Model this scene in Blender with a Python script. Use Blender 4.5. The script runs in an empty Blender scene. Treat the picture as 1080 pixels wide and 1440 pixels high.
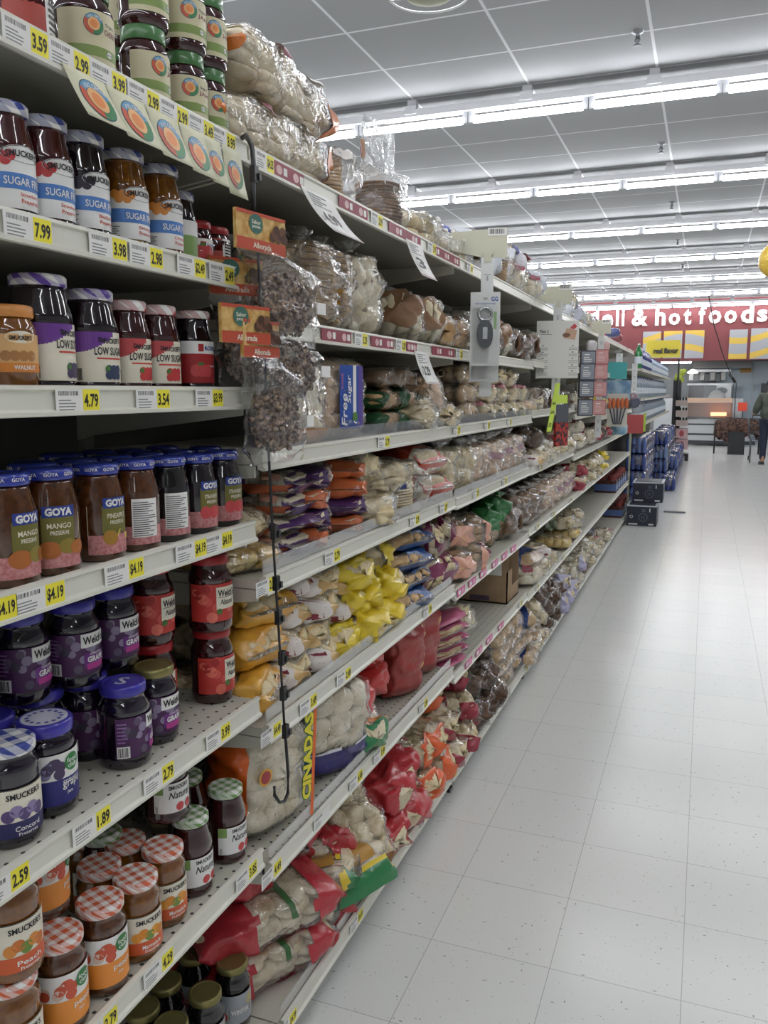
import bpy, math, random
from mathutils import Vector, Matrix, Euler
random.seed(7)
PI = math.pi
SC = bpy.context.scene
COL = SC.collection
E = 1.52            # eye height above the floor

# ------------------------------------------------------------------ camera
FPX = 1170.0
Yc = Vector((455, 170, -FPX)).normalized()       # aisle direction seen from the camera
Zc = Vector((0, FPX, 170)).normalized()
Xc = Yc.cross(Zc)
M = Matrix((Xc, Yc, Zc))                          # world = M @ cam
cd = bpy.data.cameras.new('camera'); cam = bpy.data.objects.new('camera', cd); COL.objects.link(cam)
cam.matrix_world = Matrix.Translation((0, 0, E)) @ M.to_4x4()
cd.sensor_fit = 'VERTICAL'; cd.sensor_height = 36.0; cd.lens = 36.0 * FPX / 1440.0
cd.clip_start = 0.02; cd.clip_end = 200
SC.camera = cam
# ------------------------------------------------------------------ world and exposure
w = bpy.data.worlds.new('store_air'); SC.world = w; w.use_nodes = True
w.node_tree.nodes['Background'].inputs[0].default_value = (.95, .97, 1, 1)
w.node_tree.nodes['Background'].inputs[1].default_value = 0.25
SC.view_settings.view_transform = 'Standard'; SC.view_settings.look = 'None'
SC.view_settings.gamma = 1; SC.view_settings.exposure = 0.58
SC.view_settings.use_curve_mapping = False
TUBE_POWER = 17.0
try: SC.cycles.use_light_tree = True
except Exception: pass
SC.cycles.max_bounces = 8; SC.cycles.diffuse_bounces = 3; SC.cycles.glossy_bounces = 3
SC.cycles.transparent_max_bounces = 14; SC.cycles.transmission_bounces = 4
SC.cycles.caustics_reflective = False; SC.cycles.caustics_refractive = False
SC.cycles.sample_clamp_indirect = 4.0

# pixel helpers: points of the place read off the photograph
def ray(px, py): return M @ Vector((px - 540, 720 - py, -FPX)).normalized()
def onx(px, py, x): r = ray(px, py); t = x / r.x; return Vector((x, r.y * t, E + r.z * t))
def onz(px, py, z): r = ray(px, py); t = (z - E) / r.z; return Vector((r.x * t, r.y * t, z))
def ony(px, py, y): r = ray(px, py); t = y / r.y; return Vector((r.x * t, y, E + r.z * t))
def ycol(px, x, z):      # the depth y at which the line (x, ., z) crosses pixel column px
    a = M.transposed() @ Vector((x, 0, z - E)); b = M.transposed() @ Vector((0, 1, 0))
    k = (px - 540) / FPX
    return -(a.x + k * a.z) / (b.x + k * b.z)

# ------------------------------------------------------------------ materials
MAT = {}
def _new(name):
    m = bpy.data.materials.new(name); m.use_nodes = True; nt = m.node_tree
    return m, nt, nt.nodes['Principled BSDF'], nt.nodes, nt.links
def lin(c):
    if isinstance(c, str):
        c = [int(c[i:i + 2], 16) / 255 for i in (0, 2, 4)]
    return tuple(((v / 12.92) if v <= .04045 else ((v + .055) / 1.055) ** 2.4) for v in c) + (1,)
def flat(name, hexc, rough=.5, metal=0, spec=.5, emis=0, coat=0):
    if name in MAT: return MAT[name]
    m, nt, b, N, L = _new(name)
    b.inputs['Base Color'].default_value = lin(hexc); b.inputs['Roughness'].default_value = rough
    b.inputs['Metallic'].default_value = metal; b.inputs['Specular IOR Level'].default_value = spec
    b.inputs['Coat Weight'].default_value = coat; b.inputs['Coat Roughness'].default_value = .08
    if emis: b.inputs['Emission Color'].default_value = lin(hexc); b.inputs['Emission Strength'].default_value = emis
    MAT[name] = m; return m
def noisy(name, c1, c2, scale=20, rough=.6, bump=.0, detail=4, lo=.35, hi=.65, coat=0, spec=.5, stretch=None, bscale=None):
    if name in MAT: return MAT[name]
    m, nt, b, N, L = _new(name)
    tc = N.new('ShaderNodeTexCoord'); mp = N.new('ShaderNodeMapping'); L.new(tc.outputs['Object'], mp.inputs[0])
    if stretch: mp.inputs['Scale'].default_value = stretch
    n = N.new('ShaderNodeTexNoise'); n.inputs['Scale'].default_value = scale; n.inputs['Detail'].default_value = detail
    L.new(mp.outputs[0], n.inputs['Vector'])
    r = N.new('ShaderNodeValToRGB'); r.color_ramp.elements[0].position = lo; r.color_ramp.elements[1].position = hi
    r.color_ramp.elements[0].color = lin(c1); r.color_ramp.elements[1].color = lin(c2)
    L.new(n.outputs[0], r.inputs[0]); L.new(r.outputs[0], b.inputs['Base Color'])
    b.inputs['Roughness'].default_value = rough; b.inputs['Specular IOR Level'].default_value = spec
    b.inputs['Coat Weight'].default_value = coat; b.inputs['Coat Roughness'].default_value = .1 if rough > .1 else .03
    if bump:
        n2 = N.new('ShaderNodeTexNoise'); n2.inputs['Scale'].default_value = bscale or scale; n2.inputs['Detail'].default_value = 2
        L.new(mp.outputs[0], n2.inputs['Vector'])
        bp = N.new('ShaderNodeBump'); bp.inputs['Strength'].default_value = bump; bp.inputs['Distance'].default_value = .01
        L.new(n2.outputs[0], bp.inputs['Height']); L.new(bp.outputs[0], b.inputs['Normal'])
        if coat: L.new(bp.outputs[0], b.inputs['Coat Normal'])
    MAT[name] = m; return m
def printed(hexc):                       # opaque printed plastic film
    return noisy('film_' + hexc, hexc, hexc, scale=22, rough=.3, bump=.55, bscale=26, coat=.35)
def film(name='clear_film', haze=.03, tint='ffffff', bump=1.0, bs=17, lo=.11):
    if name in MAT: return MAT[name]
    m, nt, b, N, L = _new(name); N.remove(b); out = N['Material Output']
    tc = N.new('ShaderNodeTexCoord')
    n = N.new('ShaderNodeTexNoise'); n.inputs['Scale'].default_value = bs; n.inputs['Detail'].default_value = 2.5
    n.inputs['Distortion'].default_value = 1.2
    L.new(tc.outputs['Object'], n.inputs['Vector'])
    nf = N.new('ShaderNodeTexNoise'); nf.inputs['Scale'].default_value = bs * 1.7; nf.inputs['Detail'].default_value = 1.5; nf.inputs['Distortion'].default_value = 2.5; L.new(tc.outputs['Object'], nf.inputs['Vector'])
    rg = N.new('ShaderNodeMath'); rg.operation = 'SUBTRACT'; rg.inputs[1].default_value = .5; L.new(nf.outputs[0], rg.inputs[0])
    rb = N.new('ShaderNodeMath'); rb.operation = 'ABSOLUTE'; L.new(rg.outputs[0], rb.inputs[0])
    hs = N.new('ShaderNodeMath'); hs.operation = 'MULTIPLY_ADD'; hs.inputs[1].default_value = -.22; L.new(rb.outputs[0], hs.inputs[0]); L.new(n.outputs[0], hs.inputs[2])
    bp = N.new('ShaderNodeBump'); bp.inputs['Strength'].default_value = bump; bp.inputs['Distance'].default_value = .02
    L.new(hs.outputs[0], bp.inputs['Height'])
    tr = N.new('ShaderNodeBsdfTransparent'); tr.inputs[0].default_value = lin(tint)
    gl = N.new('ShaderNodeBsdfGlossy'); gl.inputs['Roughness'].default_value = .10; gl.inputs[0].default_value = (1, 1, 1, 1)
    L.new(bp.outputs[0], gl.inputs['Normal'])
    df = N.new('ShaderNodeBsdfDiffuse'); df.inputs[0].default_value = (.85, .86, .88, 1); L.new(bp.outputs[0], df.inputs['Normal'])
    ge = N.new('ShaderNodeNewGeometry'); dt = N.new('ShaderNodeVectorMath'); dt.operation = 'DOT_PRODUCT'
    L.new(bp.outputs[0], dt.inputs[0]); L.new(ge.outputs['Incoming'], dt.inputs[1])
    ab = N.new('ShaderNodeMath'); ab.operation = 'ABSOLUTE'; L.new(dt.outputs['Value'], ab.inputs[0])
    su = N.new('ShaderNodeMath'); su.operation = 'SUBTRACT'; su.inputs[0].default_value = 1; L.new(ab.outputs[0], su.inputs[1])
    pw = N.new('ShaderNodeMath'); pw.operation = 'POWER'; pw.inputs[1].default_value = 3.2; L.new(su.outputs[0], pw.inputs[0])
    ma = N.new('ShaderNodeMath'); ma.operation = 'MULTIPLY_ADD'; ma.inputs[1].default_value = .95; ma.inputs[2].default_value = lo; ma.use_clamp = True
    L.new(pw.outputs[0], ma.inputs[0])
    mx = N.new('ShaderNodeMixShader'); mx.inputs[0].default_value = haze; L.new(tr.outputs[0], mx.inputs[1]); L.new(df.outputs[0], mx.inputs[2])
    m2 = N.new('ShaderNodeMixShader'); L.new(ma.outputs[0], m2.inputs[0]); L.new(mx.outputs[0], m2.inputs[1]); L.new(gl.outputs[0], m2.inputs[2])
    L.new(m2.outputs[0], out.inputs[0])
    MAT[name] = m; return m
def gingham(name, c, k=220, c2='f2f0ec'):
    if name in MAT: return MAT[name]
    m, nt, b, N, L = _new(name)
    tc = N.new('ShaderNodeTexCoord'); sp = N.new('ShaderNodeSeparateXYZ'); L.new(tc.outputs['Object'], sp.inputs[0])
    def stripe(src, src2=None):
        a = N.new('ShaderNodeMath'); a.operation = 'ADD'; L.new(src, a.inputs[0])
        if src2: L.new(src2, a.inputs[1])
        else: a.inputs[1].default_value = 0
        q = N.new('ShaderNodeMath'); q.operation = 'MULTIPLY'; q.inputs[1].default_value = k; L.new(a.outputs[0], q.inputs[0])
        s = N.new('ShaderNodeMath'); s.operation = 'SINE'; L.new(q.outputs[0], s.inputs[0])
        g = N.new('ShaderNodeMath'); g.operation = 'GREATER_THAN'; g.inputs[1].default_value = 0; L.new(s.outputs[0], g.inputs[0])
        return g.outputs[0]
    x, y, z = sp.outputs
    s1 = stripe(x, z); s2 = stripe(y, z)
    ad = N.new('ShaderNodeMath'); ad.operation = 'ADD'; L.new(s1, ad.inputs[0]); L.new(s2, ad.inputs[1])
    h = N.new('ShaderNodeMath'); h.operation = 'MULTIPLY'; h.inputs[1].default_value = .5; L.new(ad.outputs[0], h.inputs[0])
    mx = N.new('ShaderNodeMix'); mx.data_type = 'RGBA'; L.new(h.outputs[0], mx.inputs[0])
    mx.inputs[6].default_value = lin(c2); mx.inputs[7].default_value = lin(c)
    L.new(mx.outputs[2], b.inputs['Base Color']); b.inputs['Roughness'].default_value = .3
    MAT[name] = m; return m

WHITE = flat('white_paper', 'eceae6', .55); YEL = flat('tag_yellow', 'f2e53a', .5); BLK = flat('print_black', '17171a', .5)
GREYP = flat('print_grey', '8a8a8c', .6)
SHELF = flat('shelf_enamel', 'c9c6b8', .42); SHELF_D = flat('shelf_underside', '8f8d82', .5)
LIP = flat('shelf_lip_enamel', 'dcdacd', .35); BACK = flat('back_panel_enamel', '6c6a62', .6)
CLEAR = film(); CLEARG = film('clear_film_soft', .02, bump=.7, bs=12, lo=.06)
CHAN = film('clear_channel', .10, bump=.12, bs=9, lo=.06)
BLKM = flat('black_metal', '1d1d1f', .35)

# perforated deck
def perforated():
    m, nt, b, N, L = _new('perforated_enamel')
    tc = N.new('ShaderNodeTexCoord'); sp = N.new('ShaderNodeSeparateXYZ'); L.new(tc.outputs['Object'], sp.inputs[0])
    def cell(src, k):
        q = N.new('ShaderNodeMath'); q.operation = 'MULTIPLY'; q.inputs[1].default_value = k; L.new(src, q.inputs[0])
        f = N.new('ShaderNodeMath'); f.operation = 'FRACT'; L.new(q.outputs[0], f.inputs[0])
        s = N.new('ShaderNodeMath'); s.operation = 'SUBTRACT'; s.inputs[1].default_value = .5; L.new(f.outputs[0], s.inputs[0])
        p = N.new('ShaderNodeMath'); p.operation = 'POWER'; p.inputs[1].default_value = 2; L.new(s.outputs[0], p.inputs[0])
        return p.outputs[0]
    a = N.new('ShaderNodeMath'); a.operation = 'ADD'
    L.new(cell(sp.outputs[0], 34), a.inputs[0]); L.new(cell(sp.outputs[1], 34), a.inputs[1])
    g = N.new('ShaderNodeMath'); g.operation = 'LESS_THAN'; g.inputs[1].default_value = .014; L.new(a.outputs[0], g.inputs[0])
    mx = N.new('ShaderNodeMix'); mx.data_type = 'RGBA'; L.new(g.outputs[0], mx.inputs[0])
    mx.inputs[6].default_value = lin('c4c1b3'); mx.inputs[7].default_value = lin('2a2926')
    L.new(mx.outputs[2], b.inputs['Base Color']); b.inputs['Roughness'].default_value = .4
    return m
PERF = perforated()

# ------------------------------------------------------------------ mesh builder
class MB:
    def __init__(s): s.v = []; s.f = []; s.m = []; s.mats = []; s.sm = []
    def mi(s, mat):
        if mat not in s.mats: s.mats.append(mat)
        return s.mats.index(mat)
    def add(s, vs, fs, mat, smooth=False):
        o = len(s.v); s.v += [tuple(p) for p in vs]; k = s.mi(mat)
        for f in fs: s.f.append(tuple(i + o for i in f)); s.m.append(k); s.sm.append(smooth)
    def box(s, x0, y0, z0, x1, y1, z1, mat, bev=0):
        if bev:
            b = bev; pr = [(x0 + b, y0), (x1 - b, y0), (x1, y0 + b), (x1, y1 - b), (x1 - b, y1), (x0 + b, y1), (x0, y1 - b), (x0, y0 + b)]
            s.prism(pr, z0, z1, mat); return
        vs = [(x0, y0, z0), (x1, y0, z0), (x1, y1, z0), (x0, y1, z0), (x0, y0, z1), (x1, y0, z1), (x1, y1, z1), (x0, y1, z1)]
        s.add(vs, [(0, 3, 2, 1), (4, 5, 6, 7), (0, 1, 5, 4), (1, 2, 6, 5), (2, 3, 7, 6), (3, 0, 4, 7)], mat)
    def prism(s, poly, z0, z1, mat):
        n = len(poly); vs = [(a, b, z0) for a, b in poly] + [(a, b, z1) for a, b in poly]
        s.add(vs, [tuple(range(n))[::-1], tuple(range(n, 2 * n))] + [(i, (i + 1) % n, n + (i + 1) % n, n + i) for i in range(n)], mat)
    def extr(s, prof, y0, y1, mat, smooth=False, cap=True):      # profile of (x,z) pushed along y
        n = len(prof); vs = [(a, y0, b) for a, b in prof] + [(a, y1, b) for a, b in prof]
        fs = [(i, (i + 1) % n, n + (i + 1) % n, n + i) for i in range(n)]
        if cap: fs += [tuple(range(n))[::-1], tuple(range(n, 2 * n))]
        s.add(vs, fs, mat, smooth)
    def lathe(s, prof, mat, seg=28, c=(0, 0, 0), smooth=True):
        vs = []; fs = []
        for r, z in prof:
            for k in range(seg):
                a = 2 * PI * k / seg; vs.append((c[0] + r * math.cos(a), c[1] + r * math.sin(a), c[2] + z))
        for i in range(len(prof) - 1):
            for k in range(seg):
                k2 = (k + 1) % seg; fs.append((i * seg + k, i * seg + k2, (i + 1) * seg + k2, (i + 1) * seg + k))
        s.add(vs, fs, mat, smooth)
        s.add(vs[:seg], [tuple(range(seg))[::-1]], mat); s.add(vs[-seg:], [tuple(range(seg))], mat)
    def tube(s, pts, r, mat, seg=8):
        pts = [Vector(p) for p in pts]; vs = []; fs = []
        for i, p in enumerate(pts):
            d = (pts[min(i + 1, len(pts) - 1)] - pts[max(i - 1, 0)]).normalized()
            u = d.cross(Vector((0, 0, 1)));
            if u.length < .05: u = d.cross(Vector((1, 0, 0)))
            u.normalize(); v = d.cross(u)
            rr = r[i] if isinstance(r, (list, tuple)) else r
            for k in range(seg):
                a = 2 * PI * k / seg; vs.append(p + (u * math.cos(a) + v * math.sin(a)) * rr)
        for i in range(len(pts) - 1):
            for k in range(seg):
                k2 = (k + 1) % seg; fs.append((i * seg + k, i * seg + k2, (i + 1) * seg + k2, (i + 1) * seg + k))
        n = len(vs); fs += [tuple(range(seg))[::-1], tuple(range(n - seg, n))]
        s.add(vs, fs, mat, True)
    def ell(s, c, r, mat, nu=12, nv=8, rot=None, p=1.0, jit=0):
        vs = []; fs = []
        rot = Euler(rot).to_matrix() if rot else None
        for j in range(nv + 1):
            ph = -PI / 2 + PI * j / nv
            for i in range(nu):
                th = 2 * PI * i / nu
                sg = lambda t: math.copysign(abs(t) ** p, t)
                q = Vector((r[0] * sg(math.cos(ph)) * sg(math.cos(th)), r[1] * sg(math.cos(ph)) * sg(math.sin(th)), r[2] * sg(math.sin(ph))))
                if jit: q *= 1 + random.uniform(-jit, jit)
                if rot: q = rot @ q
                vs.append(q + Vector(c))
        for j in range(nv):
            for i in range(nu):
                i2 = (i + 1) % nu; fs.append((j * nu + i, j * nu + i2, (j + 1) * nu + i2, (j + 1) * nu + i))
        s.add(vs, fs, mat, True)
    def build(s, name, parent=None, loc=None):
        me = bpy.data.meshes.new(name); me.from_pydata(s.v, [], s.f)
        for m in s.mats: me.materials.append(m)
        me.polygons.foreach_set('material_index', s.m); me.polygons.foreach_set('use_smooth', s.sm); me.update()
        o = bpy.data.objects.new(name, me); COL.objects.link(o)
        if parent: o.parent = parent
        if loc: o.location = loc
        return o

# text as flat mesh data
_T = {}
def text_data(t, bold=.0):
    if (t, bold) in _T: return _T[(t, bold)]
    c = bpy.data.curves.new('t', 'FONT'); c.body = t; c.resolution_u = 2; c.offset = bold
    o = bpy.data.objects.new('t', c); me = bpy.data.meshes.new_from_object(o)
    vs = [tuple(v.co[:2]) for v in me.vertices]; fs = [tuple(p.vertices) for p in me.polygons]
    bpy.data.objects.remove(o); bpy.data.meshes.remove(me); bpy.data.curves.remove(c)
    if vs:
        x0 = min(v[0] for v in vs); x1 = max(v[0] for v in vs); y0 = min(v[1] for v in vs); y1 = max(v[1] for v in vs)
        vs = [((a - (x0 + x1) / 2), (b - (y0 + y1) / 2)) for a, b in vs]; _T[(t, bold)] = (vs, fs, x1 - x0, y1 - y0)
    else: _T[(t, bold)] = ([], [], 1, 1)
    return _T[(t, bold)]

class Decal:
    """flat artwork laid on a surface: surf(u, v, offset) -> point"""
    def __init__(s, surf, base=.0006, step=.00025): s.mb = MB(); s.surf = surf; s.base = base; s.step = step; s.curved = False
    def pt(s, u, v, layer): return s.surf(u, v, s.base + s.step * layer)
    def rect(s, u0, v0, u1, v1, mat, layer=0, nu=1, nv=1, skew=0):
        vs = []; fs = []
        if s.curved and nu == 1: nu = max(1, math.ceil(abs(u1 - u0) / .005))
        for j in range(nv + 1):
            for i in range(nu + 1):
                v = v0 + (v1 - v0) * j / nv; vs.append(s.pt(u0 + (u1 - u0) * i / nu + skew * (v - v0), v, layer))
        for j in range(nv):
            for i in range(nu):
                a = j * (nu + 1) + i; fs.append((a, a + 1, a + nu + 2, a + nu + 1))
        s.mb.add(vs, fs, mat, nu > 1)
    def poly(s, pts, mat, layer=0):
        s.mb.add([s.pt(u, v, layer) for u, v in pts], [tuple(range(len(pts)))], mat)
    def disc(s, u, v, ru, mat, layer=0, rv=None, n=14, a0=0, a1=2 * PI, rin=0):
        rv = rv or ru; m = n
        if rin or a1 - a0 < 2 * PI - .01:
            k = rin / ru if ru else 0; vs = []
            for i in range(m + 1):
                a = a0 + (a1 - a0) * i / m
                vs += [s.pt(u + ru * k * math.cos(a), v + rv * k * math.sin(a), layer), s.pt(u + ru * math.cos(a), v + rv * math.sin(a), layer)]
            s.mb.add(vs, [(2 * i, 2 * i + 1, 2 * i + 3, 2 * i + 2) for i in range(m)], mat)
        else:
            vs = [s.pt(u, v, layer)] + [s.pt(u + ru * math.cos(2 * PI * i / m), v + rv * math.sin(2 * PI * i / m), layer) for i in range(m)]
            s.mb.add(vs, [(0, 1 + i, 1 + (i + 1) % m) for i in range(m)], mat)
    def text(s, t, u, v, h, mat, layer=1, w=None, bold=.015, slant=0, arc=0):
        vs, fs, tw, th = text_data(t, bold); k = h / max(th, .3); kw = (w / tw) if w else k
        P = []
        for a, b in vs:
            uu = a * kw + b * k * slant; P.append(s.pt(u + uu, v + b * k + arc * uu * uu, layer))
        s.mb.add(P, fs, mat)
    def bars(s, u0, v0, u1, v1, n=12, layer=1, mat=None):
        x = u0; rnd = random.Random(n)
        st = (u1 - u0) / n
        for i in range(n):
            wd = st * rnd.uniform(.25, .75); s.rect(u0 + i * st, v0, u0 + i * st + wd, v1, mat or BLK, layer)
    def lines(s, u0, v0, u1, v1, n=5, layer=1, mat=None, th=.4):
        rnd = random.Random(n * 3); st = (v1 - v0) / n
        for i in range(n): s.rect(u0, v0 + i * st, u0 + (u1 - u0) * rnd.uniform(.55, 1), v0 + i * st + st * th, mat or GREYP, layer)
    def build(s, name, parent=None): return s.mb.build(name, parent)

# ------------------------------------------------------------------ things and labels
ORD = 'first second third fourth fifth sixth seventh eighth ninth tenth eleventh twelfth thirteenth fourteenth fifteenth sixteenth seventeenth eighteenth nineteenth twentieth'.split()
QUEUE = []      # things whose label is completed by their place in the row
def empty(name, loc=(0, 0, 0), rz=0, rot=None):
    o = bpy.data.objects.new(name, None); COL.objects.link(o); o.location = loc
    o.rotation_euler = rot if rot else (0, 0, rz); o.empty_display_size = .05
    return o
def tag(o, label, cat, group=None):
    o['label'] = label; o['category'] = cat
    if group: o['group'] = group
    return o
def queue(o, look, where, cat, group=None, layer=0, key=None, extra=''):
    QUEUE.append((o, look, where, cat, group, layer, key if key is not None else o.location.y, extra))
def finish_labels():
    rows = {}
    for q in QUEUE: rows.setdefault((q[1], q[2]), []).append(q)
    for (look, where), qs in rows.items():
        layers = sorted(set(q[5] for q in qs))
        for ly in layers:
            ls = sorted([q for q in qs if q[5] == ly], key=lambda q: q[6])
            for i, q in enumerate(ls):
                bits = [look + q[7]]
                if len(ls) == 2: bits.append(('left' if i == 0 else 'right') + ' one of two')
                elif len(ls) > 2: bits.append('leftmost' if i == 0 else 'rightmost' if i == len(ls) - 1 else ORD[min(i, 19)] + ' from left')
                if len(layers) > 1:
                    k = layers.index(ly)
                    bits.append('bottom layer' if k == 0 else 'top layer' if k == len(layers) - 1 else 'middle layer' if len(layers) == 3 else ORD[k] + ' layer up')
                if where: bits.append(where)
                tag(q[0], ', '.join(bits), q[3], q[4] if len(qs) > 1 else None)
def struct(o): o['kind'] = 'structure'; return o
def copy_tree(o, parent=None):
    c = o.copy(); COL.objects.link(c); c.parent = parent
    for ch in o.children: copy_tree(ch, c)
    return c

# ================================================================== SETTING
XL, XR, Y0, Y1 = -13.0, 9.0, -7.0, 32.0
TZ = E + 2.40          # lamp height
CZ = E + 2.62          # ceiling height
def floor_mat():
    m, nt, b, N, L = _new('waxed_floor_tile')
    tc = N.new('ShaderNodeTexCoord'); mp = N.new('ShaderNodeMapping'); L.new(tc.outputs['Object'], mp.inputs[0])
    mp.inputs['Location'].default_value = (-.017, -.06, 0)
    br = N.new('ShaderNodeTexBrick'); br.offset = 0; br.inputs['Scale'].default_value = 1
    br.inputs['Brick Width'].default_value = .33; br.inputs['Row Height'].default_value = .33; br.inputs['Mortar Size'].default_value = .0011
    br.inputs['Mortar Smooth'].default_value = .2
    br.inputs['Color1'].default_value = lin('e6e6e1'); br.inputs['Color2'].default_value = lin('e2e3df'); br.inputs['Mortar'].default_value = lin('b4b4b0')
    L.new(mp.outputs[0], br.inputs['Vector'])
    # chips: short dark flecks
    def chips(scale, stretch, rot, th):
        m2 = N.new('ShaderNodeMapping'); m2.inputs['Scale'].default_value = stretch; m2.inputs['Rotation'].default_value = (0, 0, rot)
        L.new(tc.outputs['Object'], m2.inputs[0])
        v = N.new('ShaderNodeTexVoronoi'); v.inputs['Scale'].default_value = scale; L.new(m2.outputs[0], v.inputs['Vector'])
        l = N.new('ShaderNodeMath'); l.operation = 'LESS_THAN'; l.inputs[1].default_value = th; L.new(v.outputs['Distance'], l.inputs[0])
        s = N.new('ShaderNodeSeparateColor'); L.new(v.outputs['Color'], s.inputs[0])
        g = N.new('ShaderNodeMath'); g.operation = 'GREATER_THAN'; g.inputs[1].default_value = .45; L.new(s.outputs[0], g.inputs[0])
        mu = N.new('ShaderNodeMath'); mu.operation = 'MULTIPLY'; L.new(l.outputs[0], mu.inputs[0]); L.new(g.outputs[0], mu.inputs[1])
        return mu.outputs[0]
    a = chips(17, (1, 2.8, 1), .5, .085); c = chips(15, (2.6, 1, 1), .3, .07); d = chips(55, (1, 1.6, 1), 1.1, .10)
    mx1 = N.new('ShaderNodeMath'); mx1.operation = 'MAXIMUM'; L.new(a, mx1.inputs[0]); L.new(c, mx1.inputs[1])
    mx2 = N.new('ShaderNodeMath'); mx2.operation = 'MAXIMUM'; L.new(mx1.outputs[0], mx2.inputs[0]); L.new(d, mx2.inputs[1])
    sc = N.new('ShaderNodeMath'); sc.operation = 'MULTIPLY'; sc.inputs[1].default_value = .75; L.new(mx2.outputs[0], sc.inputs[0])
    mix = N.new('ShaderNodeMix'); mix.data_type = 'RGBA'; L.new(sc.outputs[0], mix.inputs[0]); L.new(br.outputs[0], mix.inputs[6]); mix.inputs[7].default_value = lin('77777a')
    L.new(mix.outputs[2], b.inputs['Base Color'])
    b.inputs['Roughness'].default_value = .19; b.inputs['Specular IOR Level'].default_value = .38
    n = N.new('ShaderNodeTexNoise'); n.inputs['Scale'].default_value = 5; n.inputs['Detail'].default_value = 2; L.new(tc.outputs['Object'], n.inputs['Vector'])
    bp = N.new('ShaderNodeBump'); bp.inputs['Strength'].default_value = .05; bp.inputs['Distance'].default_value = .02
    L.new(n.outputs[0], bp.inputs['Height']); L.new(bp.outputs[0], b.inputs['Normal'])
    return m
mb = MB(); mb.box(XL, Y0, -.1, XR, Y1, 0, floor_mat()); struct(mb.build('floor'))
def ceil_mat():
    m, nt, b, N, L = _new('ceiling_panel')
    tc = N.new('ShaderNodeTexCoord'); mp = N.new('ShaderNodeMapping'); L.new(tc.outputs['Object'], mp.inputs[0])
    mp.inputs['Location'].default_value = (.52, 0.02, 0)
    br = N.new('ShaderNodeTexBrick'); br.offset = 0; br.inputs['Scale'].default_value = 1
    br.inputs['Brick Width'].default_value = 1.055; br.inputs['Row Height'].default_value = .76; br.inputs['Mortar Size'].default_value = .012
    br.inputs['Color1'].default_value = lin('969799'); br.inputs['Color2'].default_value = lin('929395'); br.inputs['Mortar'].default_value = lin('d4d4d8')
    L.new(mp.outputs[0], br.inputs['Vector']); L.new(br.outputs[0], b.inputs['Base Color']); b.inputs['Roughness'].default_value = .8
    return m
mb = MB(); mb.box(XL, Y0, CZ, XR, Y1, CZ + .1, ceil_mat()); struct(mb.build('ceiling'))
WALLP = flat('wall_paint', 'c9ccce', .8)
for nm, a in (('wall_left', (XL - .1, Y0, 0, XL, Y1, CZ)), ('wall_right', (XR, Y0, 0, XR + .1, Y1, CZ)),
              ('wall_front', (XL, Y0 - .1, 0, XR, Y0, CZ)), ('wall_back', (XL, Y1, 0, XR, Y1 + .1, CZ))):
    mb = MB(); mb.box(*a, WALLP); struct(mb.build(nm))

# ceiling lights
LAMP = flat('lit_tube', 'f7f9fc', .5, emis=TUBE_POWER); LAMPH = flat('lamp_housing', 'd6d6da', .45); SOCK = flat('lamp_socket', 'b9bbc0', .5)
PITCH = 1.055
def make_lamp():
    t = empty('strip_light')
    m = MB(); m.extr([(-.055, .07), (.055, .07), (.07, .13), (-.07, .13)], -PITCH / 2, PITCH / 2, LAMPH)
    # housing runs along x: build along y then swap
    m.v = [(y, x, z) for x, y, z in m.v]; m.f = [f[::-1] for f in m.f]; m.build('housing', t)
    m = MB(); n = 12; prof = [(0.043 * math.cos(2 * PI * k / n), .030 * math.sin(2 * PI * k / n)) for k in range(n)]
    m.extr(prof, -PITCH / 2 + .05, PITCH / 2 - .05, LAMP, True); m.v = [(y, x, z) for x, y, z in m.v]; m.f = [f[::-1] for f in m.f]; m.build('light_tube', t)
    for s in (-1, 1):
        m = MB(); x = s * (PITCH / 2 - .025); m.box(x - .022, -.022, -.03, x + .022, .022, .075, SOCK); m.build('socket', t)
    m = MB(); m.box(-.04, -.035, .13, .04, .035, CZ - TZ, LAMPH); m.box(-.055, -.075, .09, .055, -.068, .16, LAMPH); m.build('mounting_bracket', t)
    return t
lamp0 = None
ROWS = [7.62 + 3.03 * k for k in range(-4, 7)]
for ri, y in enumerate(ROWS):
    for k in range(-8, 5):
        x = -.54 + k * PITCH
        if lamp0 is None: lamp0 = make_lamp(); o = lamp0
        else: o = copy_tree(lamp0)
        o.location = (x, y, TZ)
        vis = ri - 4
        wh = 'overhead row behind the camera' if vis < 0 and y < 0 else 'overhead row above the camera' if vis < 0 else 'nearest lamp row in view' if vis == 0 else 'farthest lamp row above red sign' if vis == 6 else ORD[vis] + ' nearest lamp row'
        if vis < 0: wh = ORD[ri] + ' ' + wh
        queue(o, 'lit white fluorescent strip light', wh, 'ceiling light', 'ceiling strip lights', key=x)
# sprinklers
CHR = flat('sprinkler_metal', '8d8f93', .35, .8)
spr = []
for px, py in ((897, 48), (930, 205), (945, 288), (953, 341), (960, 376)):
    p = onz(px, py - 4, CZ)
    m = MB(); m.lathe([(.045, 0), (.04, -.012), (.016, -.018), (.016, -.05), (.022, -.055), (.022, -.075), (.008, -.08), (.03, -.1), (.03, -.104)], CHR, 14)
    m.f = [f[::-1] for f in m.f]
    o = m.build('fire_sprinkler'); o.location = p
    queue(o, 'small metal sprinkler head hanging from ceiling', 'near right of frame', 'sprinkler', 'ceiling sprinklers', key=-p.y)

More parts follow.
